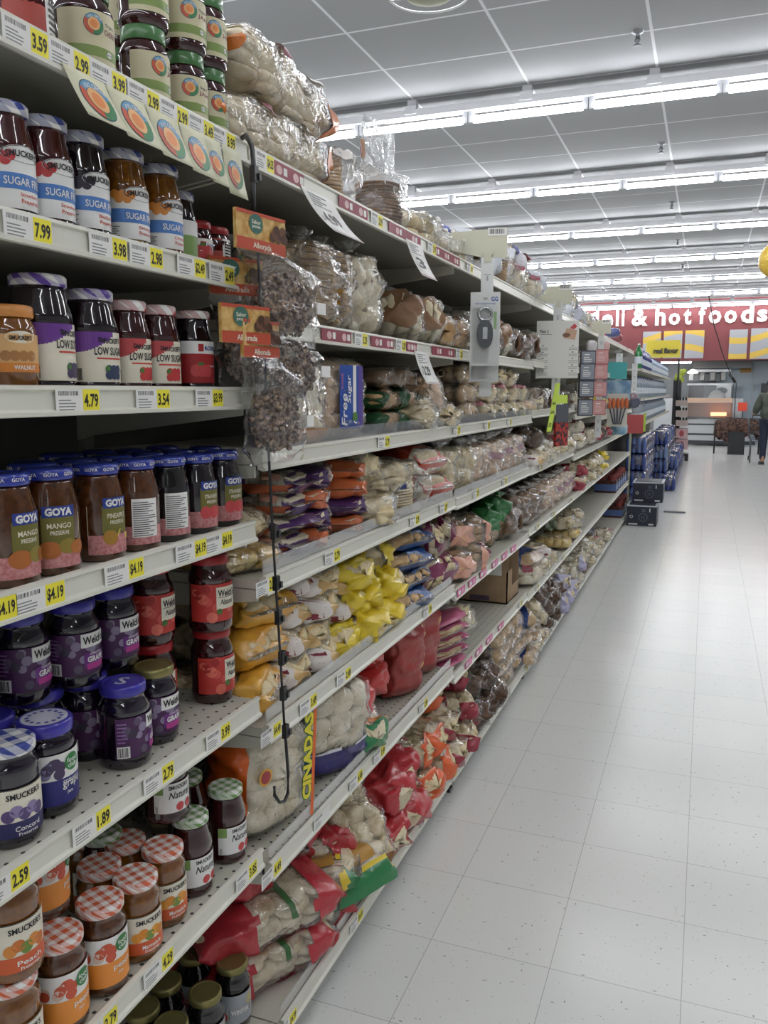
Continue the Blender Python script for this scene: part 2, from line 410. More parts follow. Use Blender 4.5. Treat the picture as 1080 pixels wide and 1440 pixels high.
# ================================================================== GONDOLA
LX = -.82
def lip_profile(zt, h=.042):
    x = LX
    return [(x - .012, zt - .006), (x - .006, zt), (x + .002, zt - .001), (x + .003, zt - .006), (x - .001, zt - .009), (x + .001, zt - h + .010),
            (x + .006, zt - h + .006), (x + .006, zt - h + .001), (x, zt - h), (x - .012, zt - h + .004)]
def shelf(where, zr, y0, y1, depth=.42, perf=False, guard=False, cat_label='cream enamel store shelf', h=.042):
    zt = E + zr
    t = empty('gondola_shelf', (LX - depth / 2, (y0 + y1) / 2, zt - .03))
    def sub(m, name, mats=None):
        o = m.build(name, t); o.matrix_parent_inverse = Matrix.Translation(-Vector(t.location)); return o
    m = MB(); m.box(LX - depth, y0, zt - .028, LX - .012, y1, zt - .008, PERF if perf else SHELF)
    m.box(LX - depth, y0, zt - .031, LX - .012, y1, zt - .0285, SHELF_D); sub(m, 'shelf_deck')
    m = MB(); m.extr(lip_profile(zt, h), y0 + .002, y1 - .002, LIP); sub(m, 'price_rail')
    for y in (y0 + .006, y1 - .006):
        m = MB(); pr = [(LX - depth, zt - .03), (LX - .02, zt - .03), (LX - .02, zt - .055), (LX - .06, zt - .06), (LX - depth + .04, zt - .10), (LX - depth, zt - .11)]
        m.extr(pr, y - .004, y + .004, SHELF); sub(m, 'bracket')
    if guard:
        m = MB(); m.box(LX - .010, y0 + .01, zt - .004, LX - .008, y1 - .01, zt + .03, CHAN); sub(m, 'clear_guard')
    tag(t, f'{cat_label}, {where}', 'shelf', 'gondola shelves')
    return t
# jam section (y .5 - 1.42), bread sections to 10.25
JY0, JY1 = .50, 1.425
JAM = {'1': .458, '2': .226, '3': .008, '4': -.252, '5': -.615, '6': -.946, '7': -1.405}
JN = {'1': 'top', '2': 'second', '3': 'third', '4': 'fourth', '5': 'fifth', '6': 'sixth', '7': 'bottom'}
for k, z in JAM.items():
    shelf(f'{JN[k]} in the jam section', z, JY0, JY1 if k != '7' else 1.49, perf=k in '56', depth=.42)
S1, S2 = (1.455, 2.84), (2.845, 4.20)
NEAR = {'2': .148, '3': -.117, '4': -.372, '5': -.69, '6': -1.0}
shelf('top of the first bread section', .456, 1.43, 2.84); shelf('top of the second bread section', .456, *S2)
for k, z in NEAR.items():
    z1 = z; z2 = {'5': -.715, '6': -1.03, '4': -.38}.get(k, z)
    shelf(f'{JN[k]} in the first bread section', z1, *S1, perf=k == '6', guard=k in '3456')
    shelf(f'{JN[k]} in the second bread section', z2, *S2, perf=k == '6', guard=k in '34')
shelf('bottom of the first bread section', -1.405, 1.495, 2.84, guard=True); shelf('bottom of the second bread section', -1.415, *S2)
for i, (a, b) in enumerate(((4.205, 5.68), (5.685, 7.2), (7.205, 8.7), (8.705, 10.2))):
    nm = ('third', 'fourth', 'fifth', 'last')[i] + ' bread section'
    shelf('top of the ' + nm, .456, a, b)
    if i < 3: shelf('second of the ' + nm, .16, a, b, depth=.30)
    shelf('third of the ' + nm, -.095 if i == 0 else -.15 if i < 2 else -.2, a, b)
    shelf('fourth of the ' + nm, -.385 if i == 0 else -.425, a, b)
    shelf('fifth of the ' + nm, -.70, a, b); shelf('sixth of the ' + nm, -1.045, a, b)
    shelf('bottom of the ' + nm, -1.43, a, b)
# frame: back panels, uprights, kick base
BASES = [(JY0, 1.44), (1.44, 2.842), (2.842, 4.202), (4.202, 5.682), (5.682, 7.202), (7.202, 8.702), (8.702, 10.205)]
for i, (a, b) in enumerate(BASES):
    t = empty('shelving_unit', (LX - .3, (a + b) / 2, 0))
    def sub(m, name):
        o = m.build(name, t); o.matrix_parent_inverse = Matrix.Translation(-Vector(t.location)); return o
    m = MB(); m.box(LX - .46, a, .08, LX - .44, b, E + .50, BACK); sub(m, 'back_panel')
    m = MB(); m.box(LX - .445, a - .0, .02, LX - .424, a + .03, E + .52, SHELF_D); sub(m, 'upright')
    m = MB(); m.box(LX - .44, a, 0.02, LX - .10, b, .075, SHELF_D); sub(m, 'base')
    for yy in (a + .06,):
        m = MB(); m.box(LX - .06, yy - .012, 0, LX - .03, yy + .012, .075, BLKM); m.box(LX - .075, yy - .02, 0, LX - .02, yy + .02, .012, BLKM); sub(m, 'foot')
    tag(t, f'beige steel shelving unit, {["behind the jams", "behind the nearest breads", "behind the second bread section", "behind the third bread section", "behind the fourth bread section", "behind the fifth bread section", "behind the last bread section"][i]}', 'shelving', 'shelving units')

# ------------------------------------------------------------------ price tags
def price_tag(px, price, zr, where, w=.085, h=.031, x=LX, drop=-.021, plain=False, pink=False, yfix=None, small=True):
    z = E + zr + drop; y = ycol(px, x, z) if yfix is None else yfix
    t = empty('shelf_price_tag', (x + .004, y, z))
    d = Decal(lambda u, v, o: (o, u, v), .0004, .0003)
    m = MB(); m.box(-.0006, -.001, -h / 2, .0003, w + .001, h / 2, WHITE if not pink else flat('tag_pink', 'd8689a', .5)); m.build('paper', t)
    if pink: d.rect(.012, -h * .25, w * .45, h * .25, WHITE, 0); d.rect(w * .6, -h * .3, w * .9, h * .3, flat('tag_pale_pink', 'e9a8c4', .5), 0)
    else:
        d.bars(.004, h * .22, w * .5, h * .42, 16, 0); d.lines(.004, -h * .42, w * .5, h * .12, 4, 0)
        if not plain:
            d.rect(w * .6, -h / 2, w, h / 2, YEL, 0)
            d.text(price, w * .8, 0, h * .62, BLK, 1, w=w * .34, bold=.03)
    d.build('print', t)
    if small:
        queue(t, 'pink shelf tag' if pink else 'white shelf tag' if plain else 'yellow shelf price tag', where, 'price tag', 'shelf price tags', key=y, extra='' if pink or plain else ' reading ' + price.replace('$', ''))
    return t
for px, pr in ((0, '3.59'), (66, '2.99'), (124, '3.99'), (177, '2.99'), (222, '2.99'), (262, '3.49'), (296, '3.99')): price_tag(px, pr, .458, 'top jam shelf', w=.075)
for px, pr in ((2, '7.99'), (123, '3.98'), (180, '2.98'), (247, '$2.49'), (292, '2.49')): price_tag(px, pr, .226, 'second jam shelf', w=.08)
for px, pr in ((76, '4.79'), (189, '3.54'), (273, '$3.99')): price_tag(px, pr, .008, 'third jam shelf')
for px, pr in ((-62, '$4.19'), (17, '$4.19'), (145, '$4.19'), (245, '$4.19'), (286, '$4.19')): price_tag(px, pr, -.252, 'fourth jam shelf', w=.09)
for px, pr in ((-30, '2.59'), (100, '1.89'), (200, '2.79'), (288, '3.99')): price_tag(px, pr, -.615, 'fifth jam shelf', w=.08)
for px, pr in ((112, '2.79'), (200, '4.29'), (330, '3.85')): price_tag(px, pr, -.946, 'sixth jam shelf', w=.08)
for px, pr in ((357, '$4.25'),): price_tag(px, pr, .456, 'top bread shelf', w=.07)
for px in (520, 600, 655): price_tag(px, '2.99', .456, 'top bread shelf', w=.08)
for px in (497, 555, 640): price_tag(px, '3.29', .148, 'second bread shelf', w=.08)
for px in (530, 636, 680, 712): price_tag(px, '2.79', -.117, 'third bread shelf')
for px in (358, 455, 575, 617, 664, 705): price_tag(px, '2.79', -.372, 'fourth bread shelf')
for px, pr in ((365, '$4.49'), (420, '3.49'), (472, '2.49'), (594, '1.99')): price_tag(px, pr, -.69, 'fifth bread shelf')
for px, pr in ((366, '4.49'), (490, '4.49'), (524, '3.49'), (588, '2.99')): price_tag(px, pr, -1.0, 'sixth bread shelf')
price_tag(440, '', -1.0, 'sixth bread shelf', plain=True)
for px, pr in ((390, '$4.99'), (491, '$4.49'), (590, '3.99'), (632, '2.99')): price_tag(px, pr, -1.405, 'bottom bread shelf')
for px in (642, 658, 674, 691, 705, 718): price_tag(px, '', -.715, 'fifth shelf of second bread section', pink=True, w=.10)
for px in (653, 668, 683, 700): price_tag(px, '', -1.03, 'sixth shelf of second bread section', pink=True, w=.10)
for px, z, wh in ((757, -.385, 'fourth shelf, third bread section'), (780, -.385, 'fourth shelf, third bread section'), (752, -.70, 'fifth shelf, third bread section'), (775, -.70, 'fifth shelf, third bread section'),
                  (800, -.70, 'fifth shelf of fourth bread section'), (728, -1.03, 'sixth shelf of second bread section'), (752, -1.045, 'sixth shelf, third bread section'), (790, -1.045, 'sixth shelf of fourth bread section'), (736, -1.43, 'bottom shelf of second bread section')):
    price_tag(px, '2.99', z, wh, w=.09)
# maroon promotional strips on the two upper bread rails
MAR = flat('maroon_print', '8c3440', .5)
def rail_strip(px0, px1, zr, wh):
    z = E + zr - .021; y0 = ycol(px0, LX, z); y1 = ycol(px1, LX, z)
    t = empty('rail_strip', (LX + .0035, y0, z))
    m = MB(); m.box(-.0006, 0, -.014, .0003, y1 - y0, .014, MAR); m.build('paper', t)
    d = Decal(lambda u, v, o: (o, u, v), .0004, .0003); n = max(2, int((y1 - y0) / .09))
    for i in range(n):
        u = (i + .5) * (y1 - y0) / n; d.disc(u, 0, .013, flat('print_pink', 'd9b3b3', .5), 0, .009); d.rect(u + .018, -.007, u + .034, .008, WHITE, 0)
    d.build('print', t); queue(t, 'maroon printed promotional strip on shelf rail', wh, 'label strip', 'maroon rail strips', key=y0)
for a, b, z, wh in ((378, 425, .456, 'top bread shelf'), (475, 515, .456, 'top bread shelf'), (545, 590, .456, 'top bread shelf'), (604, 645, .456, 'top bread shelf'),
                    (450, 492, .148, 'second bread shelf'), (520, 552, .148, 'second bread shelf'), (570, 585, .148, 'second bread shelf'), (606, 638, .148, 'second bread shelf')):
    rail_strip(a, b, z, wh)

# ================================================================== JARS
def jar_profile(kind, r, h):
    if kind == 'tall':   # long sloping shoulder
        return [(r * .9, 0), (r, .004), (r, h * .08), (r * .97, h * .10), (r * .97, h * .58), (r, h * .6), (r * .97, h * .66), (r * .84, h * .80), (r * .8, h * .86), (r * .78, h * .9)]
    if kind == 'goya':
        return [(r * .9, 0), (r, .004), (r, h * .62), (r * .97, h * .66), (r * .84, h * .80), (r * .80, h * .86), (r * .78, h * .9)]
    if kind == 'squat':
        return [(r * .88, 0), (r, .006), (r, h * .16), (r * .965, h * .18), (r * .965, h * .64), (r, h * .66), (r * .98, h * .72), (r * .84, h * .80), (r * .8, h * .84), (r * .8, h * .88)]
    if kind == 'cylinder':
        return [(r * .9, 0), (r, .005), (r, h * .1), (r * .97, h * .12), (r * .97, h * .7), (r, h * .73), (r * .95, h * .79), (r * .85, h * .83), (r * .85, h * .87)]
    return [(r * .9, 0), (r, .005), (r, h * .7), (r * .95, h * .77), (r * .84, h * .83), (r * .82, h * .88)]
JAMC = {'dark': ('140c12', '1e1018'), 'red': ('4a0e12', '36090c'), 'wine': ('2e0e12', '3c1216'), 'orange': ('8a5415', '6e3f10'), 'brown': ('5a3216', '452510'), 'grape': ('120a18', '1b0e22'), 'amber': ('6a3d12', '7d4c18'), 'black': ('0d0b0c', '171314')}
def contents(c):
    return noisy('preserve_' + c, JAMC[c][0], JAMC[c][1], scale=90, rough=.06, spec=.6, coat=.8)
LID = {}
def lidm(k):
    if k in LID: return LID[k]
    LID[k] = {'blue': lambda: flat('lid_blue', '2a3a9a', .25, coat=.4), 'green': lambda: flat('lid_green', '4d7a4a', .3, coat=.3), 'gold': lambda: flat('lid_gold', '8b8352', .28, .6),
              'red': lambda: flat('lid_red', 'a3262a', .3), 'purple': lambda: flat('lid_purple', '3c35a0', .28, coat=.4), 'bg': lambda: gingham('gingham_blue', '3a4a94'),
              'pg': lambda: gingham('gingham_purple', '5a3a96'), 'rg': lambda: gingham('gingham_red', 'b03a3e'), 'og': lambda: gingham('gingham_orange', 'd0603a', 330),
              'gg': lambda: gingham('gingham_green', '6f9a54', 330), 'orange': lambda: flat('lid_orange', 'd08a48', .35), 'white': lambda: flat('lid_white', 'd8d8da', .35)}[k]()
    return LID[k]
C = lambda n, h, r=.45: flat('print_' + n, h, r)
def cream(): return C('cream', 'e9e2cf')
# label artwork: d = Decal, hw = half width of label arc, v0, v1
def lab_sugarfree(fruit, word):
    def f(d, r, h):
        W = r * 1.25; v0, v1 = h * .10, h * .56
        d.rect(-W, v0, W, v1, C('label_white', 'f0efec'), 0, 14); d.rect(-W, v0 + .024, W, v0 + .044, C('blue_band', '4f7fc4'), 1, 14)
        for q in range(5): d.disc(-W + .008 + q * .006, v1 - .004 - (q % 2) * .006, .007, C(fruit, fruit), 2)
        d.disc(.004, v1 - .001, .030, C('label_white', 'f0efec'), 3, .011); d.disc(.004, v1 - .001, .0295, BLK, 3.3, .0105, rin=.028)
        d.text("SMUCKER'S", .004, v1, .0085, BLK, 4, w=.048, bold=.03, arc=-4)
        d.text('SUGAR FREE', .006, v0 + .034, .010, WHITE, 4, w=.058)
        d.text(word, .012, v0 + .0175, .006, C('lab_red', 'c94a3c'), 4, w=.032); d.text('Preserves', .012, v0 + .010, .0055, C('lab_red', 'c94a3c'), 4, w=.03)
        d.lines(-W + .003, v0 + .003, -W + .014, v0 + .02, 5, 2)
    return f
def lab_lowsugar(fcol, band):
    def f(d, r, h):
        W = r * 1.2; v0, v1 = h * .09, h * .58
        d.rect(-W, v0, W, v1, cream(), 0, 14); 
        for q in range(12): d.rect(-W + q * W * .1, v1 - .030 * math.cos(q * PI / 26), -W + (q + 1) * W * .1, v1, C(band, band), 1)
        d.text("SMUCKER'S", .006, v1 - .013, .008, BLK, 3, w=.042, bold=.03, arc=4)
        d.text('LOW SUGAR', .006, v1 - .028, .012, BLK, 3, w=.054, bold=.02)
        d.rect(-.018, v1 - .040, .03, v1 - .0375, C('lab_red', 'c94a3c'), 2)
        for q in range(6): d.disc(.000 + (q % 3) * .009, v0 + .010 + (q // 3) * .009, .0065, C(fcol, fcol), 3 + q * .2)
        d.disc(-.002, v0 + .02, .004, C('leaf', '4f7a3a'), 5); d.bars(-W + .003, v0 + .003, -W + .010, v0 + .02, 5, 2)
    return f
def lab_organic(word):
    def f(d, r, h):
        W = r * 1.35; v0, v1 = h * .14, h * .66
        d.rect(-W, v0, W, v1, C('kraft', 'cfc7a4'), 0, 14); d.rect(-W, v0 + .008, W, v0 + .022, C('label_green', '7f9450'), 1, 14)
        logo(d, -.006, v1 - .019, .0145, 2)
        d.text('Organic', .022, v1 - .016, .006, BLK, 2); d.text(word, .023, v1 - .026, .008, C('plum', '7a2f3c'), 2, w=.026); d.disc(.018, v0 + .015, .005, WHITE, 2, .004)
        d.text('USDA', .018, v0 + .015, .003, BLK, 3)
    return f
def logo(d, u, v, R, l):
    d.disc(u, v, R, C('logo_ring', '33566b'), l, n=24)
    d.disc(u, v, R * .95, C('logo_blue', '5f95b8'), l + 1, n=12, a0=.3, a1=2.6, rin=R * .62)
    d.disc(u, v, R * .95, C('logo_red', 'c2553a'), l + 1, n=12, a0=2.6, a1=4.6, rin=R * .62)
    d.disc(u, v, R * .95, C('logo_green', '3f7d52'), l + 1, n=12, a0=4.6, a1=2 * PI + .3, rin=R * .55)
    d.disc(u, v, R * .6, C('logo_sun', 'e7b27a'), l + 2); d.disc(u, v, R * .38, C('logo_sun2', 'e08a4c'), l + 3)
    d.text('FULL CIRCLE', u + R * .1, v + R * .72, R * .24, WHITE, l + 3, w=R * 1.3, arc=-.45 / R)
def lab_goya(word, fruit, back=False):
    def f(d, r, h):
        W = r * 1.0; v0 = h * .08; v1 = h * .58
        d.rect(-W, v0, W, v0 + .030, noisy('goya_pink_cloth', 'b8686a', 'd49a98', 160, .5), 0, 12)
        if back:
            d.rect(-.018, v0 + .012, .026, v1, WHITE, 1, 8); d.lines(-.016, v0 + .014, .024, v1 - .003, 16, 2, BLK, .35); return
        d.rect(-W, v0 + .028, -W + .0012, v1, C('label_pale', 'd9d0a8'), 1); d.rect(W - .0012, v0 + .028, W, v1, C('label_pale', 'd9d0a8'), 1)
        d.rect(-.018, v0 + .032, .03, v1, C('label_olive', '6f6a2c'), 1, 8)
        d.rect(-.016, v1 - .004, .03, v1 + .012, C('goya_blue', '233a8c'), 2, 8); d.text('GOYA', .007, v1 + .004, .0115, WHITE, 3, w=.038, bold=.05)
        d.text(word, .007, v1 - .016, .0075, cream(), 3, w=.034); d.text('PRESERVE', .007, v1 - .026, .006, cream(), 3, w=.026)
        if fruit == 'mango':
            for q, (a, b, R) in enumerate(((-.008, .026, .016), (.018, .03, .014), (.034, .027, .013))): d.disc(a, v0 + b, R, C('mango%d' % (q % 2), ('b0662c', '8c7a2e')[q % 2]), 4 + q, R * .8)
        elif fruit == 'pine':
            d.disc(-.006, v0 + .026, .012, C('pineap', 'a67a2c'), 4); d.poly([(.004, v0 + .028), (.03, v0 + .02), (.034, v0 + .028), (.010, v0 + .038)], C('pine_y', 'd9c24c'), 5); d.poly([(-.006, v0 + .036), (.002, v0 + .03), (-.016, v0 + .05)], C('leaf', '4f7a3a'), 5)
        else:
            for q, a in enumerate((-.008, .010, .028)): d.disc(a, v0 + .028, .011, C('strawb', 'b8383a'), 4 + q, .012)
    return f
def lab_welch(red=False, back=False):
    def f(d, r, h):
        W = r * 1.55; v0, v1 = h * .15, h * .64
        d.rect(-W, v0, W, v1, C('welch_red', 'c23a34') if red else C('grape_purple', '4b2352'), 0, 18)
        rnd = random.Random(3)
        for q in range(34 if not red else 16):
            u = rnd.uniform(-W * .85, W * .95); v = rnd.uniform(v0 + .007, v1 - .007); R = rnd.uniform(.005, .0085) * (1.4 if red else 1)
            d.disc(u, v, R, C('berry%d%d' % (q % 3, red), (('8d7f9c', '5d5068', '3b3145'), ('d2544a', 'a92a28', 'e0705e'))[red][q % 3]), 1 + q * .1, n=10)
        if back: d.rect(-.02, v0, .03, v1, cream(), 6, 8); d.lines(-.018, v0 + .003, .028, v1 - .003, 10, 7, BLK); return
        if red:
            d.rect(-.012, v1 - .050, .036, v1 - .006, cream(), 6, 8); d.text("Welch's", .012, v1 - .018, .014, BLK, 8, w=.042, bold=.03); d.text('Natural', .012, v1 - .036, .011, BLK, 8, w=.03, slant=.3)
            d.rect(-.009, v1 - .027, .033, v1 - .026, BLK, 7); d.disc(-.006, v0 + .02, .006, C('leaf', '4f7a3a'), 7)
        else:
            d.rect(-.014, v1 - .024, .036, v1 - .001, WHITE, 6, 8); d.text("Welch's", .011, v1 - .012, .014, BLK, 8, w=.044, bold=.03)
            d.rect(-.010, v0 + .012, .030, v0 + .036, C('grape_violet', '6e2c80'), 6, 6); d.text('GRAPE', .012, v0 + .025, .010, WHITE, 8, w=.034, bold=.04); d.rect(-.006, v0 + .008, .03, v0 + .018, C('magenta', 'b3358a'), 7, 6)
            d.text('CONCORD', .012, v0 + .034, .004, WHITE, 8, w=.024)
            d.rect(-W + .002, v0 + .002, -W + .022, v0 + .022, WHITE, 7, 3); d.bars(-W + .004, v0 + .004, -W + .020, v0 + .020, 8, 8); d.lines(-W + .003, v0 + .028, -W + .022, v1 - .004, 6, 7, C('violet_l', '9a6cae'))
    return f
def lab_foodclub(top, low, word, w2='jam'):
    def f(d, r, h):
        W = r * 1.45; v0, v1 = h * .13, h * .68; vm = v0 + (v1 - v0) * .5
        d.rect(-W, v0, W, vm, C(low, low), 0, 16); d.rect(-W, vm, W, v1, WHITE, 0, 16)
        rnd = random.Random(5)
        for q in range(9): d.disc(-W * .8 + rnd.uniform(0, W * .75), vm + rnd.uniform(.006, .026), .0085, C(top, top) if q % 3 else C(top + 'b', 'd9c0b0' if low != '2c2c78' else '8a84a8'), 1 + q * .2)
        d.disc(.014, v1 - .017, .0135, C('club_green', '2f7d3e'), 5, n=20); d.text('food', .014, v1 - .0135, .0075, WHITE, 6); d.text('club', .014, v1 - .0215, .0075, WHITE, 6)
        d.text(word, .013, vm - .012, .012 if len(word) < 7 else .009, WHITE, 3, w=.034); d.text(w2, .008, vm - .023, .0065, WHITE, 3)
        if low == '2c2c78': d.text('concord', .013, vm - .004, .0065, WHITE, 3, w=.032)
    return f
def lab_smucker(fr, low, word):
    def f(d, r, h):
        W = r * 1.1; v0, v1 = h * .12, h * .60
        d.rect(-W, v0, W, v1, cream(), 0, 14); d.rect(-W, v0, W, v0 + (v1 - v0) * .32, C(low, low), 1, 14)
        for q in range(5): d.disc(-.022 + q * .011, v0 + (v1 - v0) * (.45 + .08 * (q % 2)), .009, C(fr[q % len(fr)], fr[q % len(fr)]), 2 + q * .2)
        d.text("SMUCKER'S", .002, v1 - .011, .009, BLK, 4, w=.05, bold=.03); d.rect(-W, v1 - .0012, W, v1, BLK, 2, 12)
        d.text(word, .004, v0 + .012, .0075, WHITE, 4, w=.036); d.text('Preserves', .004, v0 + .004, .005, WHITE, 4, w=.028)
    return f
def lab_natural(d, r, h):
    W = r * 1.1; v0, v1 = h * .15, h * .52
    d.rect(-W, v0, W, v1, C('label_white', 'f0efec'), 0, 14); d.rect(-W, v1 - .02, -W + .018, v1, C('label_green2', '88a862'), 1, 4)
    d.text("SMUCKER'S", .004, v1 - .008, .008, BLK, 3, w=.042, bold=.03); d.text('Natural', .006, v1 - .023, .014, BLK, 3, w=.044, slant=.25, bold=.01)
    for q in range(2): d.disc(.004 + .02 * q, v0 + .010, .0085, C('strawb', 'b8383a'), 2 + q)
    d.bars(-W + .003, v0 + .002, -W + .008, v0 + .014, 4, 2)
def lab_mccormick(d, r, h):
    W = r * 1.15; v0, v1 = h * .10, h * .62
    d.rect(-W, v0, W, v1, C('mc_red', 'a8282c'), 0, 14); d.rect(-W, v1 - .022, W, v1, C('label_white', 'f0efec'), 1, 14)
    d.rect(-.012, v1 - .018, -.002, v1 - .005, C('mc_red', 'a8282c'), 2); d.text('McCORMICK', .016, v1 - .012, .008, C('mc_blue', '2b4c8c'), 3, w=.032, bold=.03)
    for q in range(3): d.disc(-.016 + q * .01, v0 + .022, .011, C('strawb', 'c8484a'), 2 + q)
    d.disc(-.008, v0 + .034, .006, C('leaf', '4f7a3a'), 5, .003); d.text('Strawberry', .018, v0 + .03, .006, WHITE, 3, w=.024)
def lab_winter(d, r, h):
    W = r * 1.3; v0, v1 = h * .14, h * .6
    d.rect(-W, v0, W, v1, C('apple_butter', 'a2a6ac'), 0, 14); d.disc(-.034, v0 + .018, .010, C('strawb', 'b8383a'), 1); d.disc(.03, v1 - .02, .012, C('wheat', 'c4b476'), 1)
    d.poly([(-.022, v0 + .014), (.03, v0 + .020), (.03, v0 + .044), (-.022, v0 + .038)], C('wm_green', '2d5138'), 3); d.poly([(-.024, v0 + .012), (.032, v0 + .018), (.032, v0 + .046), (-.024, v0 + .040)], cream(), 2)
    d.text('WINTER', .004, v0 + .029, .011, WHITE, 4, w=.042, bold=.03)
def lab_square(d, r, h):
    W = r * 1.2; d.rect(-W, h * .1, W, h * .75, C('lab_redpic', 'a8453c'), 0, 12); d.rect(W * .15, h * .1, W, h * .75, WHITE, 1, 6)
    for i in range(9): d.rect(W * .25, h * (.14 + i * .06), W * .8, h * (.17 + i * .06), BLK, 2)
def lab_walnut(d, r, h):
    W = r * 1.2; v0, v1 = h * .22, h * .66
    d.rect(-W, v0, W, v1, C('honey', 'dcae74'), 0, 12); d.rect(-W, v0, W, v0 + .012, C('toporange', 'd9832f'), 1, 12); d.text('WALNUT', .008, v0 + .006, .006, WHITE, 3, w=.03, bold=.03)
    d.disc(.004, v1 - .004, .02, cream(), 1, .008); d.text("SMUCKER'S", .004, v1 - .005, .006, BLK, 3, w=.03, bold=.03)
    for q in range(4): d.disc(-.016 + q * .011, v0 + .021, .007, C('nut', 'a87544'), 2 + q * .2)
def lab_small(d, r, h):
    W = r * 1.2; d.rect(-W, h * .1, W, h * .6, C('label_green2', '88a862'), 0, 12); d.rect(-W, h * .4, W, h * .6, C('label_white', 'f0efec'), 1, 12)

# kind: profile, r, h(with lid), contents, lid, label fn, look, lid height
KINDS = {
 'organic': ('squat', .040, .124, 'wine', 'green', lab_organic('JAM'), 'organic jam jar with beige and green label', .022),
 'cherry': ('squat', .044, .135, 'wine', 'green', lab_organic('CHERRY'), 'large organic cherry jar with beige label', .022),
 'square': ('plain', .042, .13, 'red', 'white', lab_square, 'jar with red picture and barcode label', .018),
 'sf_red': ('tall', .037, .150, 'red', 'bg', lab_sugarfree('b8383a', 'Strawberry'), 'red preserve jar with blue gingham lid', .016),
 'sf_black': ('tall', .037, .150, 'dark', 'bg', lab_sugarfree('2c2634', 'Blackberry'), 'black preserve jar with blue gingham lid', .016),
 'sf_orange': ('tall', .037, .150, 'orange', 'bg', lab_sugarfree('d98a3a', 'Orange'), 'orange marmalade jar with blue gingham lid', .016),
 'sf_small': ('tall', .033, .125, 'dark', 'bg', lab_small, 'dark jar with green and white label', .015),
 'mc_small': ('plain', .027, .085, 'wine', 'red', lab_mccormick, 'small wrapped jar with red and white label', .014),
 'red_small': ('plain', .032, .09, 'red', 'red', lab_square, 'small jar of red preserve', .014),
 'walnut': ('plain', .034, .112, 'amber', 'orange', lab_walnut, 'small walnut topping jar with orange lid', .016),
 'ls_grape': ('tall', .045, .160, 'dark', 'pg', lab_lowsugar('4a3c5c', '6b3a8e'), 'big dark jam jar with purple gingham lid', .016),
 'ls_blue': ('tall', .041, .150, 'dark', 'pg', lab_lowsugar('35405c', '6b3a8e'), 'blueberry jam jar with purple gingham lid', .016),
 'ls_straw': ('tall', .037, .142, 'wine', 'rg', lab_lowsugar('c43c3c', 'b8484a'), 'strawberry jam jar with red gingham lid', .016),
 'mc': ('tall', .037, .142, 'dark', 'rg', lab_mccormick, 'dark jar with red and white label', .014),
 'g_mango': ('goya', .042, .152, 'brown', 'blue', lab_goya('MANGO', 'mango'), 'mango preserve jar with blue lid', .016),
 'g_pine': ('goya', .040, .150, 'brown', 'blue', lab_goya('PINEAPPLE', 'pine'), 'pineapple preserve jar with blue lid', .016),
 'g_back': ('goya', .040, .150, 'brown', 'blue', lab_goya('', '', True), 'brown jar turned to its printed back label', .016),
 'g_backd': ('goya', .038, .148, 'black', 'blue', lab_goya('', '', True), 'black jar turned to its printed back label', .016),
 'g_straw': ('goya', .038, .146, 'dark', 'blue', lab_goya('STRAWBERRY', 'straw'), 'strawberry preserve jar with blue lid', .016),
 'w_grape': ('squat', .043, .142, 'grape', 'purple', lab_welch(), 'grape jelly jar with purple lid', .018),
 'w_gold': ('squat', .041, .138, 'grape', 'gold', lab_welch(), 'grape jelly jar with gold lid', .016),
 'w_red': ('squat', .043, .152, 'wine', 'red', lab_welch(True), 'strawberry spread jar with red label', .018),
 'w_back': ('squat', .043, .152, 'wine', 'red', lab_welch(True, True), 'strawberry spread jar showing its back label', .018),
 'fc_grape': ('cylinder', .043, .142, 'grape', 'purple', lab_foodclub('4a3c5c', '2c2c78', 'grape'), 'grape jam jar with indigo label', .02),
 'sm_concord': ('cylinder', .041, .146, 'grape', 'bg', lab_smucker(('5b4a78', '8d80a8'), '2c2a5c', 'Concord'), 'concord grape jar with gingham lid', .016),
 'sm_peach': ('cylinder', .041, .150, 'amber', 'og', lab_smucker(('d98a3a', 'c9702e', '6f8a3c'), 'cf5a2c', 'Peach'), 'peach preserve jar with white and red-orange label', .016),
 'fc_peach': ('cylinder', .040, .150, 'brown', 'og', lab_foodclub('c9543a', 'e8923a', 'peach'), 'peach preserve jar with green round badge', .016),
 'marm': ('cylinder', .040, .142, 'amber', 'og', lab_smucker(('e09a34', 'd8862a', '6f8a3c'), 'cf5a2c', 'Marmalade'), 'orange marmalade jar with orange gingham lid', .016),
 'natural': ('tall', .041, .154, 'wine', 'gg', lab_natural, 'strawberry jar with green gingham lid', .016),
 'winter': ('squat', .040, .150, 'black', 'gold', lab_winter, 'dark apple butter jar with gold lid', .016),
}
JP = {}
